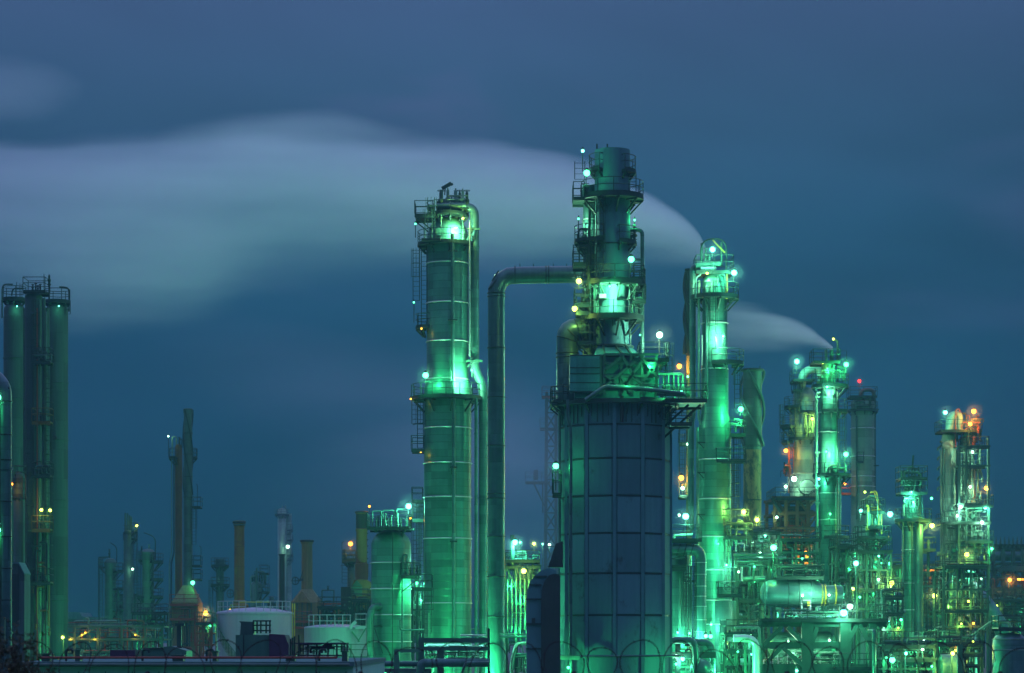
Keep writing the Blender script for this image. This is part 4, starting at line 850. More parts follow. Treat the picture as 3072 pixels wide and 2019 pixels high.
def right_stacks():
    t = T('twisted_stack', 'round chimney wrapped in twisted strakes, rust brown below and grey above', 'chimney', 2257, 232)
    s = t.s
    t.shell([(27, 1108), (33, 1109), (33, 1113), (28, 1116), (29, 1280), (29, 1345), (27, 1350)], 'jacket2', name='shell')
    t.shell([(27, 1340), (27, 1900), (27, t.gy)], 'patch', name='lower_shell')
    r = 30 * s
    for ph in (0, 120, 240):
        a_ = [(math.cos(R(ph + a)) * (r + .16), math.sin(R(ph + a)) * (r + .16), t.Z(1112 + a * 1.05)) for a in range(0, 220, 8)]
        t.part('strake', MB().sweep(a_, .13, 6), 'steel2')
    t.part('cap', MB().ring((0, 0, t.Z(1110)), 32.5 * s, .1), 'steel'); t.part('aerial', MB().tube(t.P(2280, 1108), t.P(2280, 1098), .05, 5), 'steel')
    t.bands([1340, 1500, 1620], 27.5, 'steel', t=.05)
    t = T('strake_stack', 'slender steaming chimney with scalloped black strakes behind the bright bent pipe column', 'chimney', 2067, 216)
    s = t.s
    t.shell([(9, 806), (13, 807), (13, 812), (9, 815), (9, 1068)], 'black', name='shell'); t.shell([(8.5, 1060), (8.5, t.gy)], 'tan', name='lower_shell')
    for ph in (0, 120, 240):
        t.part('strake', MB().sweep([(math.cos(R(ph + a)) * (9 * s + .1), math.sin(R(ph + a)) * (9 * s + .1), t.Z(815 + a * .79)) for a in range(0, 318, 8)], .2, 6), 'black')
    t.ladder(2052, 1120, 1250, -.3); t.ladder(2045, 1300, 1500, -.3); t.bplat(2038, 2060, 1328, -.6, .6, rh=1.2); t.bplat(2036, 2070, 1487, -1, 1, rail=False)
    t.lamp(2035, 1103, 'o', 600, .29, 0, -1.2); t.lamp(2060, 1135, 'g', 120, .12, 0, -1.4)
    t.lamp(2060, 1335, 'w', 80, .13, 14, -1); t.lamp(2041, 1436, 'o', 900, .31, 0, -1.2); t.lamp(2045, 1467, 'w', 300, .22, 0, -1.2)
    t.clutter(50, 2040, 2072, 1430, 1490, -1, 1, 4, 3, ('steel', 'brown'))

def elbow_vessel():
    t = T('elbow_vessel', 'green lit vessel with a large bent side duct, next to the dark furnace drum', 'vessel', 2040, 200)
    s = t.s
    t.shell([(0, 1632), (30, 1636), (36, 1645), (36, t.gy)], 'jacket')
    t.part('side_duct', MB().sweep(fillet([t.P(1990, 1652, -1.9), t.P(2096, 1652, -1.9), t.P(2096, 1925, -1.9)], 26 * s, 6), 17 * s, 28), 'smooth')
    for y in (1690, 1725, 1760, 1790, 1820, 1860, 1895): t.part('flange', MB().ring((t.X(2096), -1.9, t.Z(y)), 17 * s + .02, .025, n=28), 'band')
    for x in (2030, 2050, 2070): t.part('strap', MB().sweep([(t.X(x) + .15 * math.sin(a * pi / 12), -1.9 + 17.6 * s * math.cos(a * pi / 12), t.Z(1652) + 17.6 * s * math.sin(a * pi / 12)) for a in range(24)], .04, 5, closed=True), 'steel')
    t.bplat(2008, 2098, 1619, -2.6, 1.2, rh=1.1); t.bplat(2006, 2052, 1698, -2.9, -1.5, rh=1.0); t.bplat(2006, 2052, 1705, -2.9, -1.2, rail=False)
    for x in (2060, 2068, 2076, 2083): t.pipe([(x, 1700, -2.2), (x, 1910, -2.2)], 1.6, 'steel', flange=False)
    t.ladder(2052, 1700, 1905, -2.3); t.ladder(2072, 1680, 1890, -2.9, cage=False); t.pipe([(2036, 1735, -1.5), (2036, 1890, -1.5)], 2.4, 'pipe2'); t.clutter(60, 2040, 2085, 1720, 1900, -2.8, -1.2, 8, 4, ('steel', 'steel2'))
    t.pipe([(2020, 1620, -1), (2020, 1608, -1), (2075, 1606, -1)], 5, 'pipe2', flange=False)
    t.lamp(2052, 1553, 'c', 1300, .34, 24, -2); t.lamp(2034, 1548, 'w', 100, .14, 0, -1.5)
    t.lamp(2025, 1898, 'c', 900, .12, 0, -3.4); t.lamp(2060, 1900, 'c', 800, .1, 0, -3.2); t.lamp(2108, 1908, 'c', 600, .2, 0, -3.2); t.lamp(2122, 1909, 'g', 700, .22, 0, -3.4)
    t = T('pipe_bridge', 'two fat purple grey pipes bending down below the elbow vessel', 'pipe bridge', 2075, 186)
    t.pipe([(2000, 1921, 0), (2080, 1921, 0), (2088, 1960, 0), (2088, t.gy, 0)], 11, 'smooth', bend=2.4, n=22); t.pipe([(2060, 1927, 2), (2136, 1927, 2), (2142, 1970, 2), (2142, t.gy, 2)], 11, 'smooth', bend=2.4, n=22)
    t.part('beam', MB().beam(t.P(2012, 1965, 1), t.P(2150, 1965, 1), .5), 'steel'); t.part('post', MB().beam(t.P(2036, 1925, 1), t.P(2036, t.gy, 1), .4), 'steel'); t.clutter(61, 2010, 2140, 1935, 2015, 1.5, 4, 10, 8, ('steel', 'pipe2', 'steel2'))
    t.lamp(2049, 1977, 'c', 500, .2, 0, .4); t.lamp(2030, 1966, 'w', 120, .12, 0, .4)
    t.part('valve_body', MB().sphere(t.P(2105, 2010, .5), .9, 18, 10), 'smooth')

# =================================================================== right middle distance
def column_three():
    t = T('process_column', 'green lit column with four ring platforms and steaming top beside hooded white pipe', 'column', 2485, 232, 'columns at the steaming unit')
    s = t.s
    t.shell([(0, 1085), (14, 1087), (20, 1095), (22, 1110), (22, 1165), (28, 1172), (29, 1400), (30, 1440), (30, t.gy)], 'jacket', n=48)
    t.bands([1238, 1297, 1480, 1560], 29.5, 'band', t=.04)
    t.bplat(2434, 2514, 1087, -1.6, 1.4); t.plat(1159, 56, 22, x=2490); t.plat(1234, 44, 28, a0=-150, a1=60, x=2500); t.plat(1426, 58, 29, x=2496); t.plat(1612, 44, 29, x=2504, a0=-160, a1=60)
    t.ladder(2524, 1240, 1420, -.4, w=.55); t.ladder(2533, 1610, 1760, -.4, w=.6); t.ladder(2500, 1170, 1230, -1.6, cage=False); t.ladder(2529, 1052, 1090, 0, 'steel', w=.7)
    t.pipe([(2446, 1240, -.8), (2446, 1182, -.8), (2458, 1180, -.8)], 3, 'pipe2', bend=1.5); t.pipe([(2446, 1190, -.8), (2446, 1440, -.8), (2448, 1452, -.8), (2448, 1770, -.8)], 4.5, 'pipe2')
    t.pipe([(2513, 1165, 0), (2513, 1022, 0), (2500, 1018, 0)], 3.0, 'steel2', bend=2.4, name='vent_pipe'); t.lamp(2499, 1018, 'y', 20, .14, 0, -.3)
    t.pipe([(2478, 1085, 0), (2478, 1050, 0)], 4.5, 'pipe2', name='vent_pipe'); t.pipe([(2495, 1085, 0), (2495, 1050, 0)], 6, 'steel2', name='vent_pipe')
    t.pipe([(2506, 1180, -1.4), (2506, 1800, -1.4)], 2.0, 'steel'); t.pipe([(2515, 1430, -1.0), (2515, 1800, -1.0)], 4.5, 'pipe')
    for y in (1195, 1360, 1460, 1510): t.part('pipe_guide', MB().beam(t.P(2440, y, -1), t.P(2456, y, -1), .12).beam(t.P(2440, y, -1), t.P(2452, y + 12, -1), .08), 'pipe2')
    t.clutter(70, 2450, 2535, 1100, 1155, -1.6, .5, 9, 6, ('steel', 'steel2', 'pipe2')); t.clutter(71, 2465, 2540, 1395, 1425, -1.8, 1, 6, 4, ('steel', 'pipe2'))
    t.lamp(2531, 1100, 'g', 1500, .3, 22, -1.8); t.lamp(2463, 1093, 'y', 60, .14, 0, -1.4); t.lamp(2472, 1168, 'c', 420, .12, 0, -2.2); t.light(t.P(2484, 1182, -1.6), 'h', 700, t.root); t.lamp(2470, 1360, 'g', 60, .14, 32, -2.2); t.light(t.P(2484, 1366, -1.75), 'h', 1100, t.root)
    t.lamp(2531, 1367, 'g', 1300, .3, 14, -1.6); t.lamp(2482, 1545, 'g', 300, .12, 32, -2.0); t.lamp(2450, 1440, 'c', 300, .18, 0, -1.6); t.lamp(2475, 1112, 'g', 300, .08, 0, -1.8)
    t = T('regenerator_vessel', 'wide hazy vessel with round manhole and lit white cone, on a dark lattice frame', 'vessel', 2412, 268, 'columns at the steaming unit')
    s = t.s
    t.shell([(0, 1160), (20, 1164), (32, 1180), (34, 1200), (34, 1226), (44, 1240), (44, 1320), (30, 1322), (30, 1330), (32, 1420), (40, 1424), (42, 1496), (20, 1520), (20, 1600)], 'offwhite', n=56)
    t.pipe([(2400, 1180, -.5), (2408, 1118, -.5), (2460, 1100, 0), (2470, 1160, 0)], 13, 'offwhite', bend=1.6, name='overhead_pipe', n=22)
    t.part('manhole', MB().tube(t.P(2412, 1466, -2.9), t.P(2412, 1466, -1.0), 22 * s, 32), 'offwhite'); t.part('manhole_flange', MB().sweep([(22.5 * s * math.cos(a * pi / 16), -2.85, t.Z(1466) + 22.5 * s * math.sin(a * pi / 16)) for a in range(32)], .07, 5, closed=True), 'steel')
    t.bplat(2374, 2440, 1142, -2, 1.5); t.bplat(2376, 2402, 1172, -1.6, .5); t.plat(1222, 60, 34, a0=130, a1=250); t.plat(1280, 72, 44, a0=150, a1=230); t.plat(1326, 68, 44, a0=150, a1=215); t.plat(1318, 52, 40, a0=200, a1=340); t.plat(1238, 48, 34, a0=240, a1=330)
    t.ladder(2345, 1215, 1330, -.4); t.clutter(75, 2405, 2440, 1240, 1315, -2.2, -1.7, 7, 4, ('steel', 'steel2')); t.ladder(2372, 1330, 1430, -.6, 'redst'); t.ladder(2388, 1150, 1320, -1.4)
    t.pipe([(2366, 1330, -.3), (2366, 1480, -.3)], 3, 'redst'); t.clutter(76, 2345, 2375, 1380, 1430, -1, 1, 5, 4, ('redst', 'steel'))
    t.lamp(2383, 1092, 'c', 1500, .36, 44, -2.4); t.lamp(2427, 1264, 'y', 700, .2, 0, -3.0); t.light(t.P(2428, 1280, -3.0), 'y', 300, t.root); t.lamp(2353, 1355, 'o', 250, .3, 0, -1.5); t.lamp(2373, 1442, 'w', 800, .4, 40, -3); t.lamp(2348, 1465, 'w', 260, .24, 20, -3)
    t = T('lattice_structure', 'dark braced steel structure glowing orange inside, carrying the wide hazy vessel', 'structure', 2378, 262)
    t.frame([2312, 2345, 2378, 2410, 2440], [1500, 1545, 1590, 1640, 1690], -4, 4, 'brown', .34, True, 12, rails=(1500,)); t.clutter(80, 2335, 2440, 1520, 1690, -3.8, 2, 26, 14, ('brown', 'steel', 'redst', 'steel2'))
    t.part('beam', MB().beam(t.P(2302, 1500, -4.2), t.P(2330, 1545, -4.2), .3), 'steel'); 
    t.part('cladding', MB().box((t.X(2390), 2.5, (t.Z(1515) + t.Z(1625)) / 2), (90 * t.s, .2, t.Z(1515) - t.Z(1625))), 'black')
    for x in (2378, 2415): t.part('drum_vessel', MB().tube(t.P(x, 1695, -3), t.P(x, 1695, 3), .75, 20), 'redst')
    t.part('sign_panel', MB().box(t.P(2425, 1666, 1.5), (2.2, .1, .6)), 'white')
    t.lamp(2402, 1664, 'o', 1100, .33, 0, -4.6); t.light(t.P(2420, 1672, -2), 'o', 700, t.root); t.lamp(2317, 1558, 'w', 100, .2, 12, -4.4); t.light(t.P(2428, 1655, 0), 'w', 200, t.root)
    t = T('process_column', 'hazy pale column with red warning light mast and looped overhead pipe', 'column', 2588, 305, 'columns at the steaming unit')
    t.shell([(0, 1192), (20, 1195), (34, 1204), (37, 1216), (35, 1222), (35, 1760), (35, t.gy)], 'offwhite'); t.bands([1286, 1370, 1430, 1460], 36, 'band', t=.05)
    t.pipe([(2582, 1195, 0), (2584, 1170, 0), (2622, 1168, 0), (2622, 1500, 0)], 6, 'jacket2', bend=3, name='overhead_pipe'); t.pipe([(2612, 1200, -.6), (2612, 1560, -.6)], 3, 'steel2'); t.pipe([(2565, 1250, -1.4), (2565, 1560, -1.4)], 2.6, 'steel2')
    t.bplat(2545, 2626, 1190, -1.6, 1.5); t.plat(1232, 46, 36, a0=180, a1=360); t.bplat(2565, 2584, 1386, -2, -1); t.lamp(2574, 1146, 'r', 60, .26, 44, -1.2)
    for y in (1230, 1398): t.part('pipe_guide', MB().beam(t.P(2600, y, -.6), t.P(2634, y, -.6), .14), 'steel')
    t.clutter(83, 2560, 2625, 1195, 1230, -1.6, -.8, 6, 3, ('steel', 'steel2'))
    t.lamp(2528, 1454, 'o', 80, .22, 0, -2); t.bplat(2520, 2548, 1480, -1.5, 0, 'redst')

def small_columns():
    t = T('process_column', 'thin column topped by yellow curved handrails and a crowded valve platform', 'column', 2618, 222, 'slim columns on the unit')
    t.shell([(0, 1545), (10, 1546), (18, 1552), (18, 1620), (19, t.gy)], 'jacket'); t.plat(1614, 52, 18, x=2616); t.bplat(2590, 2648, 1535, -1.4, 1.2); t.bplat(2596, 2640, 1580, -1.8, -.6, rail=False)
    t.pipe([(2608, 1480, -.5), (2626, 1472, -.5), (2632, 1500, -.5), (2632, 1530, -.5)], 2, 'yellow', flange=False, bend=5); t.pipe([(2608, 1476, -.7), (2620, 1478, -.7), (2630, 1515, -.7)], 1.6, 'yellow', flange=False, bend=5)
    t.clutter(90, 2592, 2642, 1490, 1612, -1.6, .6, 18, 12, ('pipe2', 'steel', 'steel2', 'yellow')); t.ladder(2603, 1620, 1790, -1.1); t.pipe([(2600, 1620, -.8), (2600, 1800, -.8)], 3, 'pipe')
    t.lamp(2592, 1477, 'y', 30, .13, 0, -.6); t.lamp(2575, 1535, 'c', 700, .2, 34, -1.6); t.lamp(2659, 1546, 'c', 1100, .34, 0, -2.2); t.lamp(2590, 1680, 'g', 500, .1, 0, -1.6); t.lamp(2640, 1690, 'g', 600, .1, 0, -1)
    t.bplat(2568, 2668, 1615, -1.0, 1.8)
    t = T('process_column', 'mid height column with thin mast, glowing under its upper deck, near the green glass lamps', 'column', 2733, 232, 'slim columns on the unit')
    s = t.s
    t.shell([(0, 1440), (12, 1443), (20, 1452), (22, 1470), (22, 1560), (27, 1568), (27, 1740), (24, 1742), (24, t.gy)], 'jacket', n=44); t.part('lower_jacket', MB().lathe([(13 * s, t.Z(1575)), (13 * s, 0)], (t.X(2752), -.8), 28), 'smooth')
    t.bands([1580, 1650, 1750, 1830], 27.5, 'band', t=.04)
    t.bplat(2694, 2774, 1435, -1.6, 1.4); t.bplat(2694, 2774, 1478, -1.6, 1.4); t.plat(1562, 56, 24, x=2740); t.part('mast', MB().tube(t.P(2735, 1435, 0), t.P(2740, 1366, 0), .09, 6), 'steel')
    t.pipe([(2715, 1480, -.8), (2718, 1430, -.8), (2755, 1430, -.8), (2758, 1560, -.8)], 2.4, 'steel2', bend=8); t.clutter(95, 2700, 2772, 1400, 1478, -1.4, .5, 14, 9, ('steel', 'steel2')); t.clutter(96, 2700, 2765, 1485, 1560, -2, -.9, 14, 9, ('pipe2', 'steel2', 'steel'))
    t.pipe([(2706, 1565, -.6), (2706, 1760, -.6)], 3, 'pipe2'); t.pipe([(2730, 1570, -1.1), (2730, 1900, -1.1)], 1.5, 'steel'); t.bplat(2765, 2802, 1647, -1, 1); t.pipe([(2785, 1620, 0), (2785, 1730, 0)], 5, 'jacket2')
    t.lamp(2724, 1480, 'c', 400, .13, 0, -2); t.lamp(2728, 1510, 'c', 600, .14, 0, -2.3); t.lamp(2784, 1580, 'y', 1100, .3, 0, -2.2); t.lamp(2786, 1498, 'g', 60, .16, 10, -1.6)
    t.light(t.P(2712, 1500, -1.8), 'c', 350, t.root)
    for x in (2700, 2722, 2764): t.part('pipe_guide', MB().beam(t.P(x, 1660, -1), t.P(x + 14, 1661, -1), .1), 'steel')
    # right twin column in its frame
    t = T('framed_twin_column', 'twin column in an open steel frame, white green glow and orange lamps at its top', 'column', 2880, 268)
    s = t.s
    t.shell([(0, 1297), (12, 1299), (20, 1306), (22, 1318), (22, 1710), (22, t.gy)], 'offwhite', x=2846, name='tall_shell', n=40); t.part('manhole', MB().tube(t.P(2834, 1337, -1.25), t.P(2834, 1337, -.4), 11 * s, 20), 'offwhite')
    t.shell([(0, 1298), (14, 1302), (20, 1312), (20, 1345), (18, 1350), (18, 1410), (21, 1414), (21, 1560), (26, 1562), (26, 1628), (34, 1640), (34, 1690), (16, 1700), (16, t.gy)], 'offwhite', x=2906, name='lit_shell', n=40)
    t.pipe([(2846, 1296, -.2), (2850, 1248, -.2), (2876, 1242, -.2), (2876, 1300, -.2)], 12, 'offwhite', bend=2, name='overhead_pipe', n=20, flange=False); t.pipe([(2862, 1345, -.9), (2862, 1232, -.9), (2872, 1228, -.9), (2876, 1240, -.9)], 2.2, 'redst', flange=False, bend=3)
    t.frame([2862, 2884, 2950], [1345, 1403, 1518, 1570, 1625, 1690], -3, 3, 'steel2', .2, False)
    t.bplat(2814, 2936, 1293, -2, 2); t.bplat(2884, 2950, 1346, -3.2, 2); t.bplat(2886, 2938, 1405, -3.2, 1); t.bplat(2874, 2962, 1520, -3.4, 2); t.bplat(2818, 2955, 1570, -3.4, 2); t.bplat(2878, 2962, 1626, -3.4, 2)
    t.clutter(101, 2870, 2940, 1240, 1345, -2.2, 1, 16, 12, ('redst', 'steel', 'brown')); t.clutter(102, 2860, 2940, 1350, 1520, -2.8, -1, 16, 9, ('pipe2', 'steel2', 'steel')); t.clutter(103, 2822, 2950, 1525, 1690, -3, -1, 30, 18, ('pipe2', 'steel2', 'steel', 'pipe'))
    for x, r in ((2820, 3), (2828, 3), (2836, 2)): t.pipe([(x, 1350, -.6), (x, 1720, -.6)], r, 'pipe2')
    for i in range(5): t.part('relief_valve_loop', MB().sweep([(t.X(2817) + .25 * math.sin(j * .6), -.5, t.Z(1325 + i * 30 + j * 3)) for j in range(10)], .12, 6), 'steel2')
    t.pipe([(2950, 1320, -2.5), (2950, 1620, -2.5)], 2.6, 'pipe2'); t.ladder(2872, 1350, 1560, -2); t.ladder(2962, 1490, 1530, 0, cage=False); t.pipe([(2934, 1350, -1), (2934, 1410, -1), (2944, 1440, -1)], 3.6, 'pipe2', bend=3)
    for x, y in ((2904, 1552), (2903, 1605), (2930, 1605)): t.part('inspection_port', MB().tube(t.P(x, y, -2.6), t.P(x, y, -1.9), 7 * s, 18), 'steel2')
    for x, y, k, W, r, dd in ((2825, 1243, 'c', 900, .3, -2.2), (2913, 1238, 'o', 1200, .34, -1.6), (2897, 1278, 'o', 700, .3, -2.6), (2947, 1468, 'o', 900, .3, -2.2), (2905, 1361, 'w', 1000, .2, -2.4), (2897, 1465, 'w', 900, .2, -2.6), (2867, 1525, 'w', 1000, .26, -3), (2940, 1527, 'c', 1000, .28, -3), (2927, 1572, 'w', 1200, .26, -3.6), (2855, 1552, 'w', 500, .2, -3.4)):
        t.lamp(x, y, k, W * .8, r, 14, dd)
    t.lamp(2880, 1668, 'y', 900, .33, 30, -4); t.lamp(2956, 1650, 'g', 500, .2, 14, -3.6)
    for x in (2885, 2900, 2915, 2930): t.valve(x, 1293, 26, -1 + (x % 3) * .4, 3.4, 'redst', True)
    t.part('bracket', MB().tube(t.P(2808, 1662, -.5), t.P(2846, 1660, -.5), .25, 10), 'pipe2')

def lower_right():
    # big horizontal vessel on its deck
    t = T('horizontal_vessel', 'large brightly lit horizontal drum with cone end above the green steel deck', 'vessel', 2400, 205)
    s = t.s; z = t.Z(1781); r1, r2 = 42 * s, 30 * s
    def cyl(x0, x1, ra, rb, n=44): return MB().sweep([(t.X(x0), 0, z), (t.X(x1), 0, z)], [ra, rb], n)
    t.part('shell', MB().sweep([(t.X(x), 0, z + (0 if x < 2440 else -2 * s)) for x in (2282, 2292, 2306, 2330, 2420, 2430)], [18 * s, 33 * s, 40 * s, r1, r1, r1], 44), 'smooth')
    t.part('cone', MB().sweep([(t.X(2430), 0, z), (t.X(2472), 0, z - 4 * s)], [r1, r2], 44), 'smooth')
    t.part('nose_cylinder', MB().sweep([(t.X(2472), 0, z - 4 * s), (t.X(2518), 0, z - 4 * s), (t.X(2526), 0, z - 4 * s)], [r2 * .98, r2 * .98, r2 * .93], 40), 'smooth')
    for x, rr in ((2464, 31.5), (2474, 31), (2505, 31)): t.part('flange', MB().sweep([(t.X(x), rr * s * math.cos(a * pi / 18), z - 3.4 * s + rr * s * math.sin(a * pi / 18)) for a in range(36)], .07, 5, closed=True), 'yellow')
    for x in (2362, 2394): t.part('weld_line', MB().sweep([(t.X(x), r1 * 1.004 * math.cos(a * pi / 18), z + r1 * 1.004 * math.sin(a * pi / 18)) for a in range(36)], .03, 4, closed=True), 'steel')
    for x in (2330, 2450): t.part('saddle', MB().box((t.X(x), 0, (z - r1 + t.Z(1860)) / 2), (.5, 2, z - r1 - t.Z(1860))), 'steel2')
    t.pipe([(2291, 1735, -1.2), (2291, 1850, -1.2)], 2, 'steel2'); t.pipe([(2398, 1840, -1.7), (2398, 1802, -1.7), (2424, 1802, -1.7), (2424, 1835, -1.7)], 2.2, 'white', bend=1, flange=False); t.part('sign_plate', MB().box(t.P(2418, 1812, -1.75), (.22, .05, .4)), 'yellow')
    t.lamp(2397, 1789, 'w', 260, .12, 22, -2.4, ldir=(.3, -.3, .2)); t.lamp(2477, 1787, 'w', 260, .12, 30, -2.2, ldir=(.2, -.3, .2)); t.light(t.P(2440, 1780, -2.4), 'h', 1100, t.root)
    t.bplat(2325, 2466, 1730, -1.4, 1.4, rh=1.0); t.clutter(110, 2325, 2460, 1700, 1730, -1.2, 1.2, 14, 8, ('steel', 'steel2'))
    # steel deck under it
    t = T('steel_deck', 'green steel deck with heavy posts and diagonal braces carrying the horizontal drum', 'structure', 2460, 198)
    s = t.s
    for x, w, top in ((2280, .45, 1862), (2422, .95, 1862), (2536, .9, 1862), (2617, .6, 1856)): t.part('post', MB().beam(t.P(x, t.gy, 0), t.P(x, top, 0), w, .5), 'deckgreen')
    for y, x0, x1, h in ((1868, 2275, 2660, .7), (1936, 2290, 2540, .55), (2006, 2290, 2660, .8)): t.part('beam', MB().beam(t.P(x0, y, .3), t.P(x1, y, .3), .35, h), 'deckgreen')
    for a in ((2290, 1935, 2345, 1880), (2362, 1882, 2412, 1932), (2436, 1930, 2450, 1882), (2540, 1930, 2570, 1876), (2578, 1876, 2612, 1935), (2350, 1945, 2412, 2000), (2296, 1990, 2340, 1945)): t.part('brace', MB().beam(t.P(a[0], a[1], -.1), t.P(a[2], a[3], -.1), .34), 'deckgreen')
    t.bplat(2275, 2660, 1856, -.6, 7, rh=1.15, m='steel'); t.clutter(111, 2330, 2540, 1826, 1856, -.3, 3, 26, 14, ('pipe2', 'white', 'deckgreen'))
    t.clutter(112, 2285, 2540, 1945, 2019, .8, 5, 30, 16, ('pipe2', 'white', 'steel2', 'steel')); t.bplat(2500, 2640, 2000, -1.2, .2, rh=1.1)
    t.lamp(2523, 1839, 'c', 800, .38, 0, -1.6); t.lamp(2544, 1820, 'w', 500, .3, 0, -1.2)
    for x in (2340, 2400, 2500, 2580): t.light(t.P(x, 1846, 2.5), 'c', 240, t.root)
    for x in (2330, 2400, 2470, 2580): t.light(t.P(x, 1992, 3.2), 'w' if x < 2410 else 'g', 170, t.root)
    for i, (x0, x1, lb) in enumerate(((2303, 2412, 'green lit horizontal tank under the steel deck, between the two left posts'), (2434, 2508, 'short round ended tank under the steel deck, right of the thick post'))):
        v = T('horizontal_tank', lb, 'tank', (x0 + x1) / 2, 202, 'horizontal tanks under the deck'); ss = v.s; zz = v.Z(1934); rr = 38 * ss
        n = 8; xs = [x0 + 22 * (1 - math.cos(pi / 2 * k / n)) for k in range(n + 1)]; rs = [max(.01, rr * math.sin(pi / 2 * k / n)) for k in range(n + 1)]
        xs2 = [x1 - 22 * (1 - math.cos(pi / 2 * (n - k) / n)) for k in range(n + 1)]; rs2 = rs[::-1]
        v.part('shell', MB().sweep([(v.X(x), 0, zz) for x in xs + xs2], rs + rs2, 40), 'jacket'); v.part('saddle', MB().box((0, 0, (zz - rr + .1) / 2), (.6, 1.6, zz - rr + .1)), 'steel2')
        v.lamp(2355 if i == 0 else 2477, 1924 if i == 0 else 1921, 'w', 420, .11, 18, -2.4)
    # bright elbow pipe in front
    t = T('elbow_pipe', 'fat pale ribbed pipe bending down next to the green lamp', 'pipe', 2250, 190)
    t.pipe([(2200, 1915, 0), (2268, 1915, 0), (2268, t.gy, 0)], 11.5, 'band', bend=3, n=24); t.pipe([(2205, 1882, .5), (2280, 1882, .5), (2280, t.gy, .5)], 4, 'pipe2', bend=2)
    t.part('support', MB().beam(t.P(2238, t.gy, .6), t.P(2238, 1900, .6), .2), 'steel2')
    t = T('elbow_pipe', 'grey upright pipe with rounded top standing before the steel deck', 'pipe', 2624, 188)
    t.pipe([(2612, 1893, 1), (2622, 1893, 0), (2622, t.gy, 0)], 6, 'smooth', bend=1.6, n=18)
    # racks of pipes filling the unit, each thing its own label
    racks = [
        ('pipe_rack', 'tangled pipe rack behind the bright elbow pipe and under the twisted stack', 2245, 212, [2208, 2240, 2275, 2300], [1650, 1690, 1745, 1800, 1850], 120, 26, 18, 1),
        ('pipe_rack', 'tall rack of valves under the dark lattice with an orange lamp', 2345, 225, [2298, 2335, 2380, 2420, 2452], [1620, 1660, 1700, 1740], 121, 30, 20, 1),
        ('pipe_rack', 'rack of bright pipes beneath the thin column with yellow handrails', 2615, 214, [2560, 2590, 2625, 2662], [1655, 1712, 1770, 1828], 122, 30, 16, 1),
        ('pipe_rack', 'dim pipe rack with yellow lamp between two slim columns', 2685, 240, [2650, 2690, 2720], [1700, 1735, 1790, 1850, 1920], 123, 24, 16, 1),
        ('pipe_rack', 'wide pipe rack passing behind the mid height column towards the framed twin column', 2805, 250, [2750, 2790, 2830, 2880, 2930], [1720, 1760, 1800, 1850, 1900, 1950], 124, 40, 26, 0),
        ('pipe_rack', 'low rack of pipes and handrails near the blue green lamp at the frame bottom', 2710, 196, [2640, 2690, 2740, 2790], [1935, 1975, 2006], 125, 26, 20, 0),
        ('pipe_rack', 'low rack with yellow lit drum beside the small domed tank', 2880, 200, [2800, 2840, 2890, 2930], [1930, 1960, 1995], 126, 26, 16, 0),
        ('pipe_rack', 'pipe rack under the elbow pipe, seen between the fat bent pipes and the steel deck', 2215, 196, [2170, 2200, 2240, 2275], [1900, 1950, 1990], 127, 24, 16, 0),
    ]
    racks += [
        ('pipe_rack', 'upper rack of pipes between the twisted stack and the dark lattice', 2275, 222, [2240, 2270, 2300, 2330], [1600, 1640], 128, 22, 16, 0),
        ('pipe_rack', 'rack of pipes between the steaming column and the thin column', 2535, 219, [2500, 2530, 2560], [1640, 1690, 1740, 1800], 129, 24, 18, 1),
        ('pipe_rack', 'rack of slim pipes beside the deck end post lamp', 2668, 203, [2640, 2665, 2695], [1790, 1840, 1890], 131, 22, 16, 0),
        ('pipe_rack', 'rack of pipes at the foot of the framed twin column', 2890, 232, [2820, 2860, 2900, 2950], [1700, 1770, 1830, 1880], 132, 26, 22, 1),
        ('pipe_rack', 'dim rack of pipes under the far cooler bank', 3010, 262, [2960, 2995, 3030, 3065], [1800, 1850, 1890], 133, 24, 18, 1),
        ('pipe_rack', 'rack of pipes crossing behind the elbow vessel', 2160, 222, [2100, 2140, 2180, 2230], [1780, 1830, 1870], 134, 20, 16, 0)]
    for nm, lb, cx, Y, xs, ys, sd, nv, nh, br in racks:
        t = T(nm, lb, 'pipe rack', cx, Y, 'pipe racks'); t.frame(xs, ys, -2, 2.5, 'steel2', .18, bool(br), sd, rails=(ys[0], ys[-2]))
        t.clutter(sd, xs[0] - 6, xs[-1] + 6, ys[0] - 22, ys[-1] + 60, -2.2, 2.2, int(nv * 1.5), int(nh * 1.5), ('steel', 'black', 'pipe2', 'steel2', 'pipe', 'black'))
        rg = random.Random(sd)
        for i in range(4): t.light(t.P(rg.uniform(xs[0], xs[-1]), rg.uniform(ys[0], ys[-1] + 30), rg.uniform(-1.6, .5)), rg.choice('ggc' if cx < 2700 else 'ggy'), 110, t.root)
        for i in range(3): t.lamp(rg.uniform(xs[0], xs[-1]), rg.uniform(ys[0] - 10, ys[-1]), rg.choice('ggcwy' if cx < 2850 else 'gyyo'), 70, rg.uniform(.09, .17), rg.choice((0, 14)), -2.4)
        for i in range(5):      # small equipment hung in the rack
            x = rg.uniform(xs[0], xs[-1] - 12); y = rg.uniform(ys[0], ys[-1]); 
            if rg.random() < .5: t.part('pump_casing', MB().tube(t.P(x, y, -1), t.P(x + rg.uniform(12, 30), y, -1), rg.uniform(.15, .4), 14), 'smooth')
            else: t.part('control_box', MB().box(t.P(x, y, -1.5), (rg.uniform(.3, .8), .3, rg.uniform(.4, 1))), rg.choice(('steel2', 'white', 'box')))
    t = T('pipe_run', 'long horizontal pipes crossing from the bright column towards the steaming unit', 'pipe', 2290, 209)
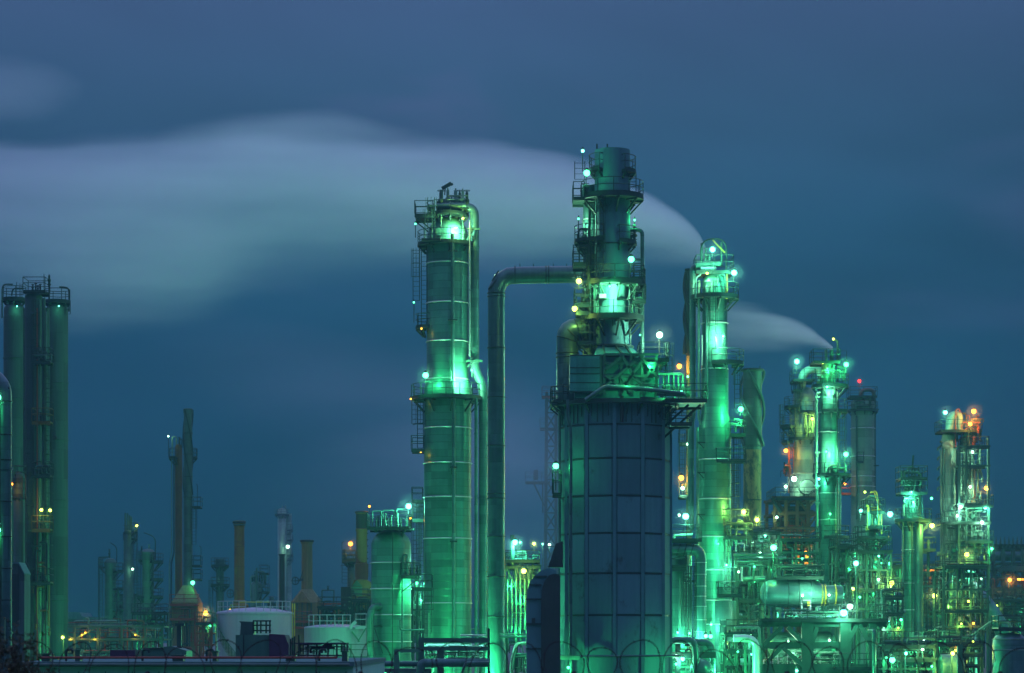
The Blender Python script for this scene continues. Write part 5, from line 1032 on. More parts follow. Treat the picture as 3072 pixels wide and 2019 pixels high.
    for x0, x1, y, r, d in ((2200, 2330, 1664, 5.5, 0), (2200, 2360, 1674, 4.5, .5), (2218, 2292, 1738, 8, -1), (2200, 2300, 1697, 3, .4), (2205, 2280, 1685, 3, -.5)): t.pipe([(x0, y, d), (x1, y, d)], r, 'pipe', n=16)
    t.pipe([(2221, 1702, -1.2), (2221, 1745, -1.2)], 3, 'white'); t.pipe([(2204, 1632, 0), (2204, 1650, 0)], 1, 'steel')
    t.pipe([(2204, 1655, -1), (2204, 1632, -1), (2230, 1632, -1), (2230, 1655, -1)], 2.2, 'white', flange=False)
    for x in (2215, 2248, 2262, 2285): t.valve(x, 1660, 30, -.6, 3.4, 'steel', True)
    for x in (2210, 2330): t.part('support', MB().beam(t.P(x, t.gy, .3), t.P(x, 1668, .3), .22), 'steel2')
    # posts and their lamps
    L = [('bright green lamp in front of the dark lattice structure', 2321, 1643, 205, 'g', 1300, .36), ('small green lamp above the pipe rack at the foot of the twisted stack', 2263, 1700, 206, 'g', 260, .1),
         ('green lamp over the valve rack beside the thin column', 2568, 1690, 208, 'c', 900, .3), ('small bright green lamp between two slim columns', 2669, 1691, 214, 'g', 900, .2), ('yellow green lamp with a small shade beside the mid height column', 2675, 1749, 212, 'y', 1300, .28),
         ('small yellow lamp amid valves under the steaming column', 2560, 1767, 210, 'y', 400, .15), ('green lamp on the post end of the steel deck', 2668, 1858, 206, 'c', 700, .26), ('large green lamp low among pipes at the frame bottom', 2677, 1980, 190, 'g', 700, .3),
         ('small cyan lamp low beside the mid height column foot', 2718, 1960, 191, 'c', 500, .16), ('yellow lamp between the mid height column and framed twin column', 2804, 1787, 236, 'y', 1300, .3), ('yellow lamp on the ladder of the framed twin column', 2919, 1817, 240, 'y', 1500, .3),
         ('yellow lamp above the low drum near the domed tank', 2858, 1960, 192, 'y', 900, .2), ('orange lamp in the tall open rack at the far edge', 3029, 1740, 318, 'o', 900, .34), ('white lamp head high on the unit road', 2772, 1922, 230, 'w', 200, .15),
         ('small white lamp beside the elbow pipe under the steaming unit', 2390, 2012, 186, 'c', 600, .14), ('small green lamp low beside the fat bent pipes', 2213, 1955, 184, 'g', 500, .1)]
    for lb, x, y, Y, k, W, r in L: lamp_post(lb, x, y, Y, k, W, r)

def far_right():
    t = T('cooler_bank', 'long dark air cooler bank with a saw toothed row of spikes, at the far edge', 'cooler bank', 3030, 325)
    s = t.s
    for x in (2970, 3000, 3030, 3060, 3090): t.part('post', MB().beam(t.P(x, t.gy, -2), t.P(x, 1650, -2), .5), 'steel2')
    t.part('header_drum', MB().tube(t.P(2958, 1668, -1), t.P(3110, 1668, -1), 16 * s, 24), 'smooth'); t.part('header_drum', MB().tube(t.P(2950, 1778, -2), t.P(3110, 1778, -2), 16 * s, 24), 'smooth')
    t.part('fan_deck', MB().box(t.P(3030, 1706, 0), (160 * s, 6, .5)), 'steel2'); t.part('plenum', MB().prism([(t.X(2975), t.Z(1716)), (t.X(3110), t.Z(1716)), (t.X(3110), t.Z(1700)), (t.X(2995), t.Z(1700))], -3.4, 3), 'jacket2')
    for i in range(11):
        x = 2972 + i * 12.5; t.part('spike_vent', MB().lathe([(.32, t.Z(1652)), (.32, t.Z(1640)), (.16, t.Z(1632)), (.13, t.Z(1624)), (.02, t.Z(1610))], (t.X(x), -1), 8), 'steel2')
        t.part('tube_row', MB().beam(t.P(x - 4, 1652, -1.2), t.P(x - 4, 1634, -1.2), .3), 'steel')
    for y in (1636, 1648): t.part('beam', MB().beam(t.P(2962, y, -1.4), t.P(3110, y, -1.4), .2), 'steel')
    t.frame([2965, 2998, 3030, 3062, 3095], [1692, 1735, 1765, 1800, 1840, 1880], -3, 3, 'steel', .26, True, 7); t.clutter(130, 2960, 3075, 1722, 1765, -3.4, -2, 16, 8, ('redst', 'brown', 'steel')); t.part('strip_lamp', MB().box(t.P(3046, 1740, -3.2), (18 * s, .1, .25)), GM['o'])
    t.lamp(3058, 1825, 'w', 60, .25, 0, -4); t.bplat(2962, 3075, 1862, -4, -2)
    t = T('side_duct', 'broad sloping round duct leaving the framed twin column', 'duct', 2945, 246)
    t.pipe([(2912, 1792, 0), (2940, 1790, 0), (2970, 1830, -.4), (3010, 1900, -.6), (3010, t.gy, -.6)], 23, 'smooth', bend=1.4, n=28)
    t.bplat(2908, 2960, 1803, -2, -1, rh=1.2)
    t = T('pipe_run', 'long pale pipe rising in a bend towards the domed tank', 'pipe', 2900, 224)
    t.pipe([(2740, 1911, 0), (2912, 1911, 0), (2975, 1864, 0), (3000, 1864, 0), (3030, 1868, 0), (3032, 1900, 0)], 4.4, 'pipe2', bend=3); t.pipe([(2812, 1912, -.5), (2812, 1893, -.5), (2850, 1893, -.5)], 2.4, 'pipe2', flange=False)
    for x in (2760, 2905, 3002): t.part('support', MB().beam(t.P(x, t.gy, .2), t.P(x, 1913 if x < 2950 else 1866, .2), .2), 'steel2')
    t = T('short_column', 'squat green column with side pipes below the framed twin column', 'column', 2857, 240)
    t.shell([(0, 1742), (14, 1744), (20, 1750), (20, t.gy)], 'jacket'); t.pipe([(2837, 1770, -1), (2837, 1712, -1), (2852, 1706, -1), (2880, 1707, -1)], 3.4, 'pipe2', bend=2); t.bplat(2838, 2890, 1732, -2, -.5)
    t.shell([(0, 1745), (14, 1747), (16, 1752), (16, t.gy)], 'white', x=2916, name='side_vessel'); t.ladder(2890, 1740, 1900, -1.6); t.clutter(140, 2840, 2935, 1690, 1900, -2.2, -1.4, 20, 8, ('steel2', 'steel', 'pipe2'))
    t.lamp(2895, 1713, 'c', 1500, .24, 0, -2.6); t.lamp(2930, 1738, 'w', 300, .14, 0, -2.4)
    t = T('small_domed_tank', 'small blue green domed tank in the frame corner', 'tank', 3028, 186)
    t.shell([(0, 1898), (22, 1900), (40, 1907), (48, 1918), (50, 1934), (50, t.gy)], 'smooth', n=56); t.bands([1918], 49.5, 'pipe2', t=.04); t.valve(3000, 1905, 30, 0, 3, 'steel', True); t.valve(3040, 1903, 36, 0, 4, 'steel', True)
    t.bplat(2986, 3075, 1882, -1.2, 1.4, rh=.9); t.pipe([(2970, 1950, -1.5), (3100, 1950, -1.5)], 2, 'pipe2')
    t = T('horizontal_tank', 'low rounded drum lit yellow, near the frame bottom beside the framed twin column', 'tank', 2855, 195, 'horizontal tanks under the deck')
    t.part('shell', MB().sweep([t.P(2815, 2000, 0), t.P(2822, 2000, 0), t.P(2880, 2000, 0), t.P(2890, 2000, 0)], [.6, 1.0, 1.0, .7], 32), 'pipe2'); t.part('saddle', MB().box((t.X(2855), 0, .3), (.5, 1.2, .6)), 'steel2')
    t = T('concrete_post', 'thick square green post in front of the yellow lit drum', 'post', 2880, 188)
    t.part('post', MB().beam(t.P(2880, t.gy, 0), t.P(2880, 1933, 0), .42), 'steel2'); t.part('cap_beam', MB().beam(t.P(2842, 1936, .0), t.P(2886, 1936, .0), .2), 'steel')
    t = T('pipe_rack', 'pipe rack with red brown pipes far behind the mid height column', 'pipe rack', 2790, 300, 'pipe racks')
    t.frame([2752, 2780, 2810, 2840], [1712, 1750, 1790, 1850], -2, 2, 'brown', .2, True, 15); t.part('shelter_roof', MB().prism([(t.X(2765), t.Z(1702)), (t.X(2822), t.Z(1702)), (t.X(2815), t.Z(1694)), (t.X(2772), t.Z(1694))], -3, 3), 'rust'); t.clutter(150, 2755, 2840, 1712, 1860, -2.4, 0, 22, 14, ('brown', 'redst', 'steel2')); t.pipe([(2740, 1788, -2.4), (2845, 1788, -2.4)], 6, 'pipe2'); t.light(t.P(2790, 1712, -2.6), 'o', 300, t.root)
    t = T('wall_shed', 'long low green shed roof seen between the slim columns', 'building', 2680, 330)
    t.part('wall', MB().box((0, 0, t.Z(1706) / 2), (130 * t.s, 6, t.Z(1706))), 'steel2'); t.part('roof', MB().box((0, 0, t.Z(1705) + .2), (136 * t.s, 7, .5)), 'roof'); t.part('eaves_beam', MB().box((0, -3.6, t.Z(1720)), (134 * t.s, .2, .3)), 'steel')
    for x in (2640, 2660, 2690, 2710): t.part('window', MB().box(t.P(x, 1712, -3.03), (.9, .06, .5)), 'steel')

def middle_back():
    t = T('lattice_tower', 'faint lattice tower with cantilever platform, hazy behind the dark furnace drum', 'lattice tower', 1650, 400)
    for x in (1634, 1668): 
        for d in (-1, 1): t.part('leg', MB().beam(t.P(x, t.gy, d), t.P(x + (6 if x < 1650 else 0), 1180, d), .5), 'steel2')
    for i in range(14):
        y0 = 1190 + i * 50; t.part('brace', MB().beam(t.P(1637, y0, -1), t.P(1668, y0 + 50, -1), .22).beam(t.P(1668, y0, -1), t.P(1637, y0 + 50, -1), .22).beam(t.P(1634, y0, -1), t.P(1670, y0, -1), .2), 'steel2')
    t.bplat(1620, 1690, 1285, -1.6, 1.6, 'steel2', rh=1.6); t.bplat(1576, 1650, 1446, -1.6, 1.6, 'steel2', rh=1.6); t.part('strut', MB().beam(t.P(1600, 1450, -1), t.P(1634, 1520, -1), .25).beam(t.P(1628, 1450, -1), t.P(1628, 1540, -1), .2), 'steel2')
    t.part('equipment_box', MB().box(t.P(1608, 1425, 0), (12 * t.s, 1.2, 30 * t.s)), 'steel2'); t.part('upper_mast', MB().beam(t.P(1640, 1190, 0), t.P(1640, 1175, 0), .3), 'redst')
    t.bplat(1626, 1690, 1190, -1.4, 1.4, 'redst', rh=1.6)
    for i, (x, y, k) in enumerate(((1602, 1631, 'y'), (1628, 1632, 'c'), (1648, 1634, 'w'), (1560, 1628, 'c'))): lamp_post('distant %s lamp dot over the platform behind the bent duct' % ('yellowish', 'tiny cyan', 'small white', 'faint cyan')[i], x, y, 420, k, 500, (.35, .2, .3, .2)[i], group='distant lamps')
    t = T('pump_structure', 'open structure with railed deck and yellow lamp between the bent duct and furnace drum', 'structure', 1570, 235)
    t.frame([1515, 1548, 1585, 1618], [1700, 1760, 1812, 1850], -2, 3, 'steel2', .18, True, 21, rails=(1700,)); t.bplat(1515, 1618, 1682, -3, 2, rh=.9); t.clutter(160, 1515, 1615, 1655, 1960, -2.4, 2, 46, 26, ('pipe2', 'steel2', 'steel', 'pipe')); t.part('vessel_dome', MB().sphere(t.P(1592, 1728, 0), 1.15, 24, 14, .8), 'jacket')
    for i in range(6): t.pipe([(1522 + i * 13, 1740, -2.2), (1522 + i * 13, 1890, -2.2)], 2.2, 'pipe2')
    t.lamp(1545, 1630, 'c', 2600, .34, 0, -2.6); t.part('mast', MB().tube(t.P(1537, 1700, -2.2), t.P(1537, 1608, -2.2), .2, 8), 'steel2'); t.lamp(1571, 1716, 'y', 600, .32, 60, -3.2); t.lamp(1561, 1629, 'c', 60, .12, 0, -2)
    for x, y, k in ((1530, 1760, 'g'), (1560, 1800, 'g'), (1590, 1860, 'g'), (1545, 1900, 'g'), (1600, 1800, 'y')): t.light(t.P(x, y, -2.6), k, 300, t.root)
    t = T('pipe_run', 'glossy green lit horizontal pipes with elbow, left of the square intake duct', 'pipe', 1560, 180)
    t.pipe([(1500, 1910, 0), (1585, 1910, 0)], 4, 'pipe'); t.pipe([(1500, 1902, 1), (1585, 1902, 1)], 2, 'pipe2'); t.pipe([(1640, 1930, 0), (1548, 1930, 0), (1536, 1985, 0), (1532, t.gy, 0)], 5.5, 'band', bend=3); t.pipe([(1535, 1963, .3), (1590, 1963, .3)], 4, 'pipe'); t.part('post', MB().beam(t.P(1549, t.gy, .4), t.P(1549, 1940, .4), .25), 'steel')
    for x in (1520, 1590, 1635): t.part('support', MB().beam(t.P(x, t.gy, .4), t.P(x, 1912, .4), .16), 'steel')
    t.clutter(161, 1540, 1585, 1960, 2019, 0, 1.5, 8, 6, ('steel2', 'pipe2', 'steel')); t.light(t.P(1560, 1890, -1.6), 'g', 260, t.root)
    # foot of the big column: frame, beams, fat pipe
    t = T('pipe_bridge', 'green steel portal with fat horizontal pipes in front of the tall broad column', 'pipe bridge', 1330, 178)
    t.part('beam', MB().beam(t.P(1258, 1921, 0), t.P(1470, 1921, 0), .4, .36), 'steel2'); t.part('beam', MB().beam(t.P(1258, 1946, 0), t.P(1470, 1946, 0), .3, .3), 'steel2'); t.part('post', MB().beam(t.P(1264, t.gy, 0), t.P(1264, 1914, 0), .42), 'steel2')
    t.part('post', MB().beam(t.P(1322, t.gy, .2), t.P(1322, 1948, .2), .5), 'steel2'); t.part('post', MB().beam(t.P(1466, t.gy, .2), t.P(1466, 1885, .2), .18), 'steel')
    t.part('portal_post', MB().beam(t.P(1191, t.gy, -.6), t.P(1191, 1948, -.6), .42), 'box'); t.part('portal_beam', MB().beam(t.P(1186, 1952, -.6), t.P(1262, 1952, -.6), .2, .24), 'box')
    t.pipe([(1120, 1991, 0), (1262, 1991, 0)], 8.5, 'smooth', n=20); t.pipe([(1470, 1988, -1), (1268, 1988, -1), (1262, 2010, -1), (1262, 2040, -1)], 13, 'smooth', bend=1.4, n=24); t.pipe([(1470, 1987, -2.2), (1400, 1987, -2.2), (1390, 2010, -2.2), (1388, 2040, -2.2)], 4, 'pipe', bend=2)
    t.pipe([(1380, 1906, 0), (1458, 1906, 0)], 2.8, 'band'); t.pipe([(1275, 1936, 2), (1380, 1936, 2)], 5, 'white'); t.clutter(162, 1270, 1460, 1935, 1980, .4, 2.2, 26, 14, ('pipe2', 'steel', 'steel2', 'white'))
    for x in (1285, 1330, 1400, 1445): t.light(t.P(x, 1934, 1.0), 'c', 130, t.root)
    t.part('floor_slab', MB().box(t.P(1220, 2012, 2), (150 * t.s, 6, .3)), 'concrete')
    t = T('pump_structure', 'dark cabinet and pipes in the gap between the domed vessel and the tall broad column', 'structure', 1252, 225)
    t.frame([1238, 1252, 1270], [1765, 1830, 1890], -1, 2, 'steel', .18, False, 22); t.clutter(163, 1236, 1272, 1760, 1960, -1, 2, 14, 10, ('steel', 'steel2', 'pipe2')); t.part('control_box', MB().box(t.P(1252, 1830, .5), (.9, .8, 2.8)), 'steel'); t.light(t.P(1254, 1905, -1), 'c', 300, t.root); t.light(t.P(1262, 1800, -1), 'c', 200, t.root)

# =================================================================== foreground
def foreground():
    t = T('flat_roof_building', 'long low building with pale flat roof along the frame bottom', 'building', 625, 78)
    s = t.s; top = t.Z(1985)
    t.part('wall', MB().box((t.X(610), 4, (top - .1) / 2), (960 * s, 18, top - .1)), 'wall'); t.part('roof', MB().box((t.X(610), 4, top - .03), (968 * s, 18.3, .14)), 'roof')
    t.part('gutter', MB().tube(t.P(140, 1990, -5.25), t.P(1082, 1990, -5.25), .05, 8), 'steel2')
    for x, w, h in ((210, 22, .22), (300, 14, .34), (585, 30, .18), (690, 12, .3), (905, 26, .16), (1060, 16, .3)): t.part('roof_vent_box', MB().box((t.X(x), -3.8, top + .04 + h / 2), (w * s, .5, h)).box((t.X(x), -3.8, top + .05 + h), (w * s + .08, .58, .04)), 'steel2')
    for x in (250, 470, 655, 980): t.part('gooseneck_vent', MB().sweep(fillet([(t.X(x), -3, top), (t.X(x), -3, top + .4), (t.X(x) + .2, -3, top + .4), (t.X(x) + .2, -3, top + .3)], .1), .035, 8), 'steel')
    for i in range(13): t.part('wall_seam', MB().box((t.X(170 + 75 * i), -5.012, top / 2 - .1), (.03, .025, top - .3)), 'steel2')
    t.part('roof_pipe', MB().tube((t.X(200), -4.3, top + .16), (t.X(1040), -4.3, top + .16), .035, 8), 'redst')
    t.part('roof_vent', MB().tube(t.P(176, 1998, -5.2), t.P(176, 2030, -5.2), .03, 6), 'steel')
    t = T('equipment_house', 'green sheet metal cabin with rooftop railing in front of the large white tank', 'building', 765, 112)
    t.part('wall', MB().box((t.X(765), 0, t.Z(1905) / 2), (100 * t.s, 2.2, t.Z(1905))), 'box'); t.part('corner_trim', MB().beam(t.P(739, t.gy, -1.12), t.P(739, 1905, -1.12), .05), 'steel')
    t.part('hood', MB().prism([(t.X(816), 0), (t.X(874), 0), (t.X(874), t.Z(1935)), (t.X(862), t.Z(1905)), (t.X(816), t.Z(1902))], -1.3, .9), 'purple')
    t.part('roof_hatch', MB().prism([(t.X(725), t.Z(1905)), (t.X(764), t.Z(1905)), (t.X(764), t.Z(1866)), (t.X(722), t.Z(1864)), (t.X(728), t.Z(1870))], -.7, .7), 'steel2')
    rb = MB()
    for y in (1863, 1876, 1892): rb.tube(t.P(764, y, -.7), t.P(818, y, -.7), .035, 5)
    for x in (765, 776, 787, 803, 814): rb.tube(t.P(x, 1862, -.7), t.P(x, 1900, -.7), .04, 5)
    t.part('railing', rb, 'steel')
    t = T('pipe_trestle', 'dark trestle table of pipes and stakes on the flat roof before the lower white tank', 'trestle', 965, 104)
    t.part('deck', MB().box(t.P(960, 1930, 0), (165 * t.s, 1.6, .06)), 'purple')
    for x in (882, 900, 925, 950, 985, 1010, 1035, 1044): t.part('leg', MB().beam(t.P(x, 2050, -.5 + (x % 3) * .3), t.P(x, 1930, -.5 + (x % 3) * .3), .07), 'purple')
    for x in (878, 884, 890, 903): t.part('stake', MB().tube(t.P(x, 2040, -1), t.P(x, 1905 + x % 7 * 4, -1), .04, 5), 'steel')
    t.part('rail', MB().beam(t.P(882, 1966, -.4), t.P(1042, 1966, -.4), .06), 'purple'); t.clutter(170, 890, 1040, 1932, 1964, -.3, .4, 12, 8, ('purple', 'steel', 'box')); t.part('base_board', MB().box(t.P(950, 1985, -.2), (190 * t.s, .1, .35)), 'steel')
    t.light(t.P(968, 1938, .3), 'c', 8, t.root)
    t = T('flat_roof_building', 'dark purple shed and green crates on the flat roof under the straked chimney', 'building', 460, 110)
    t.part('shed', MB().box((t.X(378), 0, t.Z(1950) / 2), (74 * t.s, 2, t.Z(1950))), 'purple'); t.part('crate', MB().prism([(t.X(440), 0), (t.X(568), 0), (t.X(568), t.Z(1952)), (t.X(524), t.Z(1938)), (t.X(500), t.Z(1940)), (t.X(500), t.Z(1946)), (t.X(440), t.Z(1946))], -1, 1), 'box')
    t.part('crate_lid', MB().box(t.P(470, 1945, 0), (60 * t.s, 2.1, .05)), 'steel'); t.part('post', MB().beam(t.P(538, 1950, 0), t.P(538, 1870, 0), .2), 'steel2'); t.part('mast_top', MB().box(t.P(540, 1874, 0), (.42, .3, .12)), 'steel2')
    # razor wire and its fence
    Yf = 30.0; sf = Yf / F; cx0 = -300; cx1 = 3400
    t = T('chain_link_fence', 'chain link fence with slanted arms in front of the refinery, below razor wire', 'fence', 1536, Yf)
    zt = 3.05
    for i, x in enumerate(range(-860, 2800, 635)): 
        px = x + 725; t.part('post', MB().tube(t.P(px, t.gy, 0), (t.X(px), 0, zt), .035, 8), 'wire'); t.part('arm', MB().beam((t.X(px), 0, zt - .08), (t.X(px) - .22, -.22, zt + .26), .055, .05), 'wire')
    for z in (zt, 1.6, .1): t.part('rail', MB().tube((t.X(cx0), 0, z), (t.X(cx1), 0, z), .02, 6), 'wire')
    mesh = MB()
    for i in range(0, 175):
        x = -9.5 + i * .11; mesh.sweep([(x, 0, .1), (x + .11 * 13 * .5, .0, 1.55), (x + .11 * 13, 0, zt)], .002, 3); mesh.sweep([(x + .11 * 13, .004, .1), (x + .11 * 13 * .5, .004, 1.55), (x, .004, zt)], .002, 3)
    t.part('wire_mesh', mesh, 'wire')
    for k in range(3): t.part('strand', MB().tube((t.X(cx0), -.06 - .07 * k, zt + .06 + .09 * k), (t.X(cx1), -.06 - .07 * k, zt + .06 + .09 * k), .003, 4), 'wire')
    t = T('razor_wire', 'coil of razor wire in wide dark loops along the top of the fence', 'razor wire', 1536, Yf)
    pts = []; rg = random.Random(2); pitch = .47; x = t.X(-260); ph = 0
    while x < t.X(3360):
        k = ph / (2 * pi); r = .345 + .03 * math.sin(k * 1.7); cz = 3.33 + .05 * math.sin(k * 2.3)
        pts.append((x + .33 * math.cos(ph) + .05 * math.sin(k * 3.1), -.1 + .22 * math.sin(ph), cz + r * math.sin(ph + .25 * math.sin(k * 5)))); ph += 2 * pi / 28; x += pitch / 28
    t.part('coil', MB().sweep(pts, .0068, 5), 'wire')
    bb = MB()
    for i in range(0, len(pts), 3):
        p = Vector(pts[i]); u = Vector((rg.uniform(-1, 1), rg.uniform(-1, 1), rg.uniform(-1, 1))).normalized() * .03; w = u.orthogonal().normalized() * .006
        bb.add([p + u, p - u, p + w * 1.5, p - w * 1.5], [(0, 2, 1), (1, 3, 0)])
    o = t.part('barb', bb, 'wire'); o['kind'] = 'stuff'
    # dark shrubs at the corner
    for lb, cx, Y, hh, seed, top in (('dark twiggy shrub swaying before the cyan duct in the corner', 20, 27, 4, 5, 1880), ('smaller dark twiggy shrub beside the yellow handrails', 110, 28, 3.6, 8, 1945)):
        t = T('shrub', lb, 'shrub', cx, Y, 'dark shrubs in front of the fence'); rg = random.Random(seed)
        tb = MB(); lf = MB(); H1 = t.Z(top)
        for i in range(30):
            a = rg.uniform(0, 2 * pi); L = rg.uniform(.75, 1.0) * H1; bx = rg.uniform(.05, .36); p0 = Vector((math.cos(a) * .05, math.sin(a) * .05, 0)); p1 = Vector((math.cos(a) * bx * .6, math.sin(a) * bx * .6, L * .6)); p2 = Vector((math.cos(a) * bx, math.sin(a) * bx, L))
            tb.sweep([p0, p1, p2], [.02, .012, .003], 5)
            for j in range(26):
                q = p0.lerp(p1, rg.random()) if rg.random() < .2 else p1.lerp(p2, rg.random()); e = Vector((rg.uniform(-.12, .12), rg.uniform(-.12, .12), rg.uniform(.05, .22))); tb.sweep([q, q + e], [.004, .001], 3)
                for m in range(5):
                    c = q + e * rg.random(); u = Vector((rg.uniform(-1, 1), rg.uniform(-1, 1), rg.uniform(-.3, 1))).normalized() * .06; w = u.orthogonal().normalized() * .013; lf.add([c, c + u * .5 + w, c + u, c + u * .5 - w], [(0, 1, 2, 3)])
        t.part('branches', tb, 'bark').name = 'stem'; t.part('foliage', lf, 'leaf')
    # unseen fill lights added on low stands to light the columns from below
    for i, (lb, x, Y, k, W) in enumerate((('added fill light on a low stand in front of the domed vessel', 1150, 190, 'g', 2600), ('added fill light on a low stand in front of the tall broad column', 1330, 187, 'g', 6000), ('added fill light on a low stand by the foot of the bent duct', 1440, 186, 'g', 3000),
            ('added fill light on a low stand before the bright bent pipe column', 2160, 188, 'g', 2400), ('added fill light on a low stand before the steel deck', 2330, 184, 'g', 700), ('added fill light on a low stand before the thin column', 2600, 184, 'g', 900), ('added fill light on a low stand before the mid height column', 2780, 205, 'g', 4000),
            ('added fill light on a low stand at the pale green columns', 60, 168, 'g', 2000), ('added fill light on a low stand behind the flat roof', 400, 200, 'g', 5000), ('added fill light on a low stand before the flat roofed building', 260, 62, 'g', 260), ('added fill light on a low stand at the hazy column with the red light', 2560, 285, 'g', 4500), ('added fill light on a low stand at the small dark columns', 330, 300, 'g', 9000), ('added fill light on a low stand beside the large white tank', 900, 205, 'g', 500), ('added fill light on a low stand by the far cooler bank', 3040, 240, 'g', 2200))):
        t = T('added_fill_light', lb, 'added_fill_light', x, Y, 'added fill lights on low stands')
        t.part('stand', MB().tube((0, 0, 0), (0, 0, 1.0), .05, 8).box((0, 0, .03), (.6, .6, .06)), 'steel'); t.part('housing', MB().box((0, -.05, 1.08), (.5, .3, .14)), 'steel'); t.part('lens', MB().box((0, -.05, 1.17), (.44, .24, .03)), GM[k]); t.light((0, 0, 1.4), k, W, t.root)

# =================================================================== ground, air, steam, sky, camera
def steam_mat(name, x0, x1, zc, hh, wd, dens, col=(.85, .9, 1), aniso=.1, nscale=.05, soft=.45, ramp=None):
    """soft edged steam: zc, hh, wd = curves of centre height, half height and half depth along x (object space)"""
    m = bpy.data.materials.new(name); m.use_nodes = True; nt = m.node_tree; nt.nodes.clear(); L = nt.links.new
    out = node(nt, 'ShaderNodeOutputMaterial'); pv = node(nt, 'ShaderNodeVolumePrincipled'); L(pv.outputs[0], out.inputs['Volume'])
    pv.inputs['Color'].default_value = (*col, 1); pv.inputs['Anisotropy'].default_value = aniso
    tc = node(nt, 'ShaderNodeTexCoord'); sx = node(nt, 'ShaderNodeSeparateXYZ'); L(tc.outputs['Object'], sx.inputs[0])
    u = node(nt, 'ShaderNodeMapRange'); u.inputs[1].default_value = x0; u.inputs[2].default_value = x1; L(sx.outputs[0], u.inputs[0])
    def curve(pts, lo, hi):
        c = node(nt, 'ShaderNodeFloatCurve'); cm = c.mapping; cv = cm.curves[0]
        P = [(a, (b - lo) / (hi - lo)) for a, b in pts]
        cv.points[0].location = P[0]; cv.points[1].location = P[-1]
        for p in P[1:-1]: cv.points.new(*p)
        cm.update(); L(u.outputs[0], c.inputs['Value'])
        r = node(nt, 'ShaderNodeMapRange'); r.inputs[3].default_value = lo; r.inputs[4].default_value = hi; L(c.outputs[0], r.inputs[0]); return r.outputs[0]
    def M2(op, a, b=None, c=None):
        n = node(nt, 'ShaderNodeMath', operation=op)
        for i, q in enumerate((a, b, c)):
            if q is None: continue
            if isinstance(q, (int, float)): n.inputs[i].default_value = q
            else: L(q, n.inputs[i])
        return n.outputs[0]
    lo = min(b for a, b in zc); hi = max(b for a, b in zc) + .01
    zcv = curve(zc, lo, hi); hv = curve(hh, 0, max(b for a, b in hh) + .01); wv = curve(wd, 0, max(b for a, b in wd) + .01); dv = curve(dens, 0, max(b for a, b in dens) * 1.001 + 1e-6)
    # streaks: noise stretched along the drift
    mp = node(nt, 'ShaderNodeMapping'); mp.inputs['Scale'].default_value = (nscale * .35, nscale, nscale * 2.2); L(tc.outputs['Object'], mp.inputs[0])
    nz = node(nt, 'ShaderNodeTexNoise'); nz.inputs['Scale'].default_value = 1; nz.inputs['Detail'].default_value = 3.5; nz.inputs['Roughness'].default_value = .6; L(mp.outputs[0], nz.inputs['Vector'])
    nn = M2('SUBTRACT', nz.outputs[0], .5)
    tz = M2('ADD', M2('DIVIDE', M2('SUBTRACT', sx.outputs[2], zcv), hv), M2('MULTIPLY', nn, 1.05))
    ty = M2('DIVIDE', sx.outputs[1], wv)
    r2 = M2('ADD', M2('MULTIPLY', tz, tz), M2('MULTIPLY', ty, ty))
    e = node(nt, 'ShaderNodeMapRange', interpolation_type='SMOOTHSTEP'); e.inputs[1].default_value = 1; e.inputs[3].default_value = 0; e.inputs[4].default_value = 1; L(r2, e.inputs[0])
    sf = node(nt, 'ShaderNodeMapRange'); sf.inputs[1].default_value = -.5; sf.inputs[2].default_value = .5; sf.inputs[3].default_value = 0.0; sf.inputs[4].default_value = 1 - soft; L(tz, sf.inputs[0]); L(sf.outputs[0], e.inputs[2])
    # denser along the top of the plume
    g = node(nt, 'ShaderNodeMapRange'); g.inputs[1].default_value = -1; g.inputs[2].default_value = .8; g.inputs[3].default_value = .22; g.inputs[4].default_value = 1.25; L(tz, g.inputs[0])
    d = M2('MULTIPLY', M2('MULTIPLY', e.outputs[0], g.outputs[0]), M2('MULTIPLY', dv, M2('ADD', M2('MULTIPLY', nn, 2.4), 1)))
    L(M2('MAXIMUM', d, 0), pv.inputs['Density'])
    return m
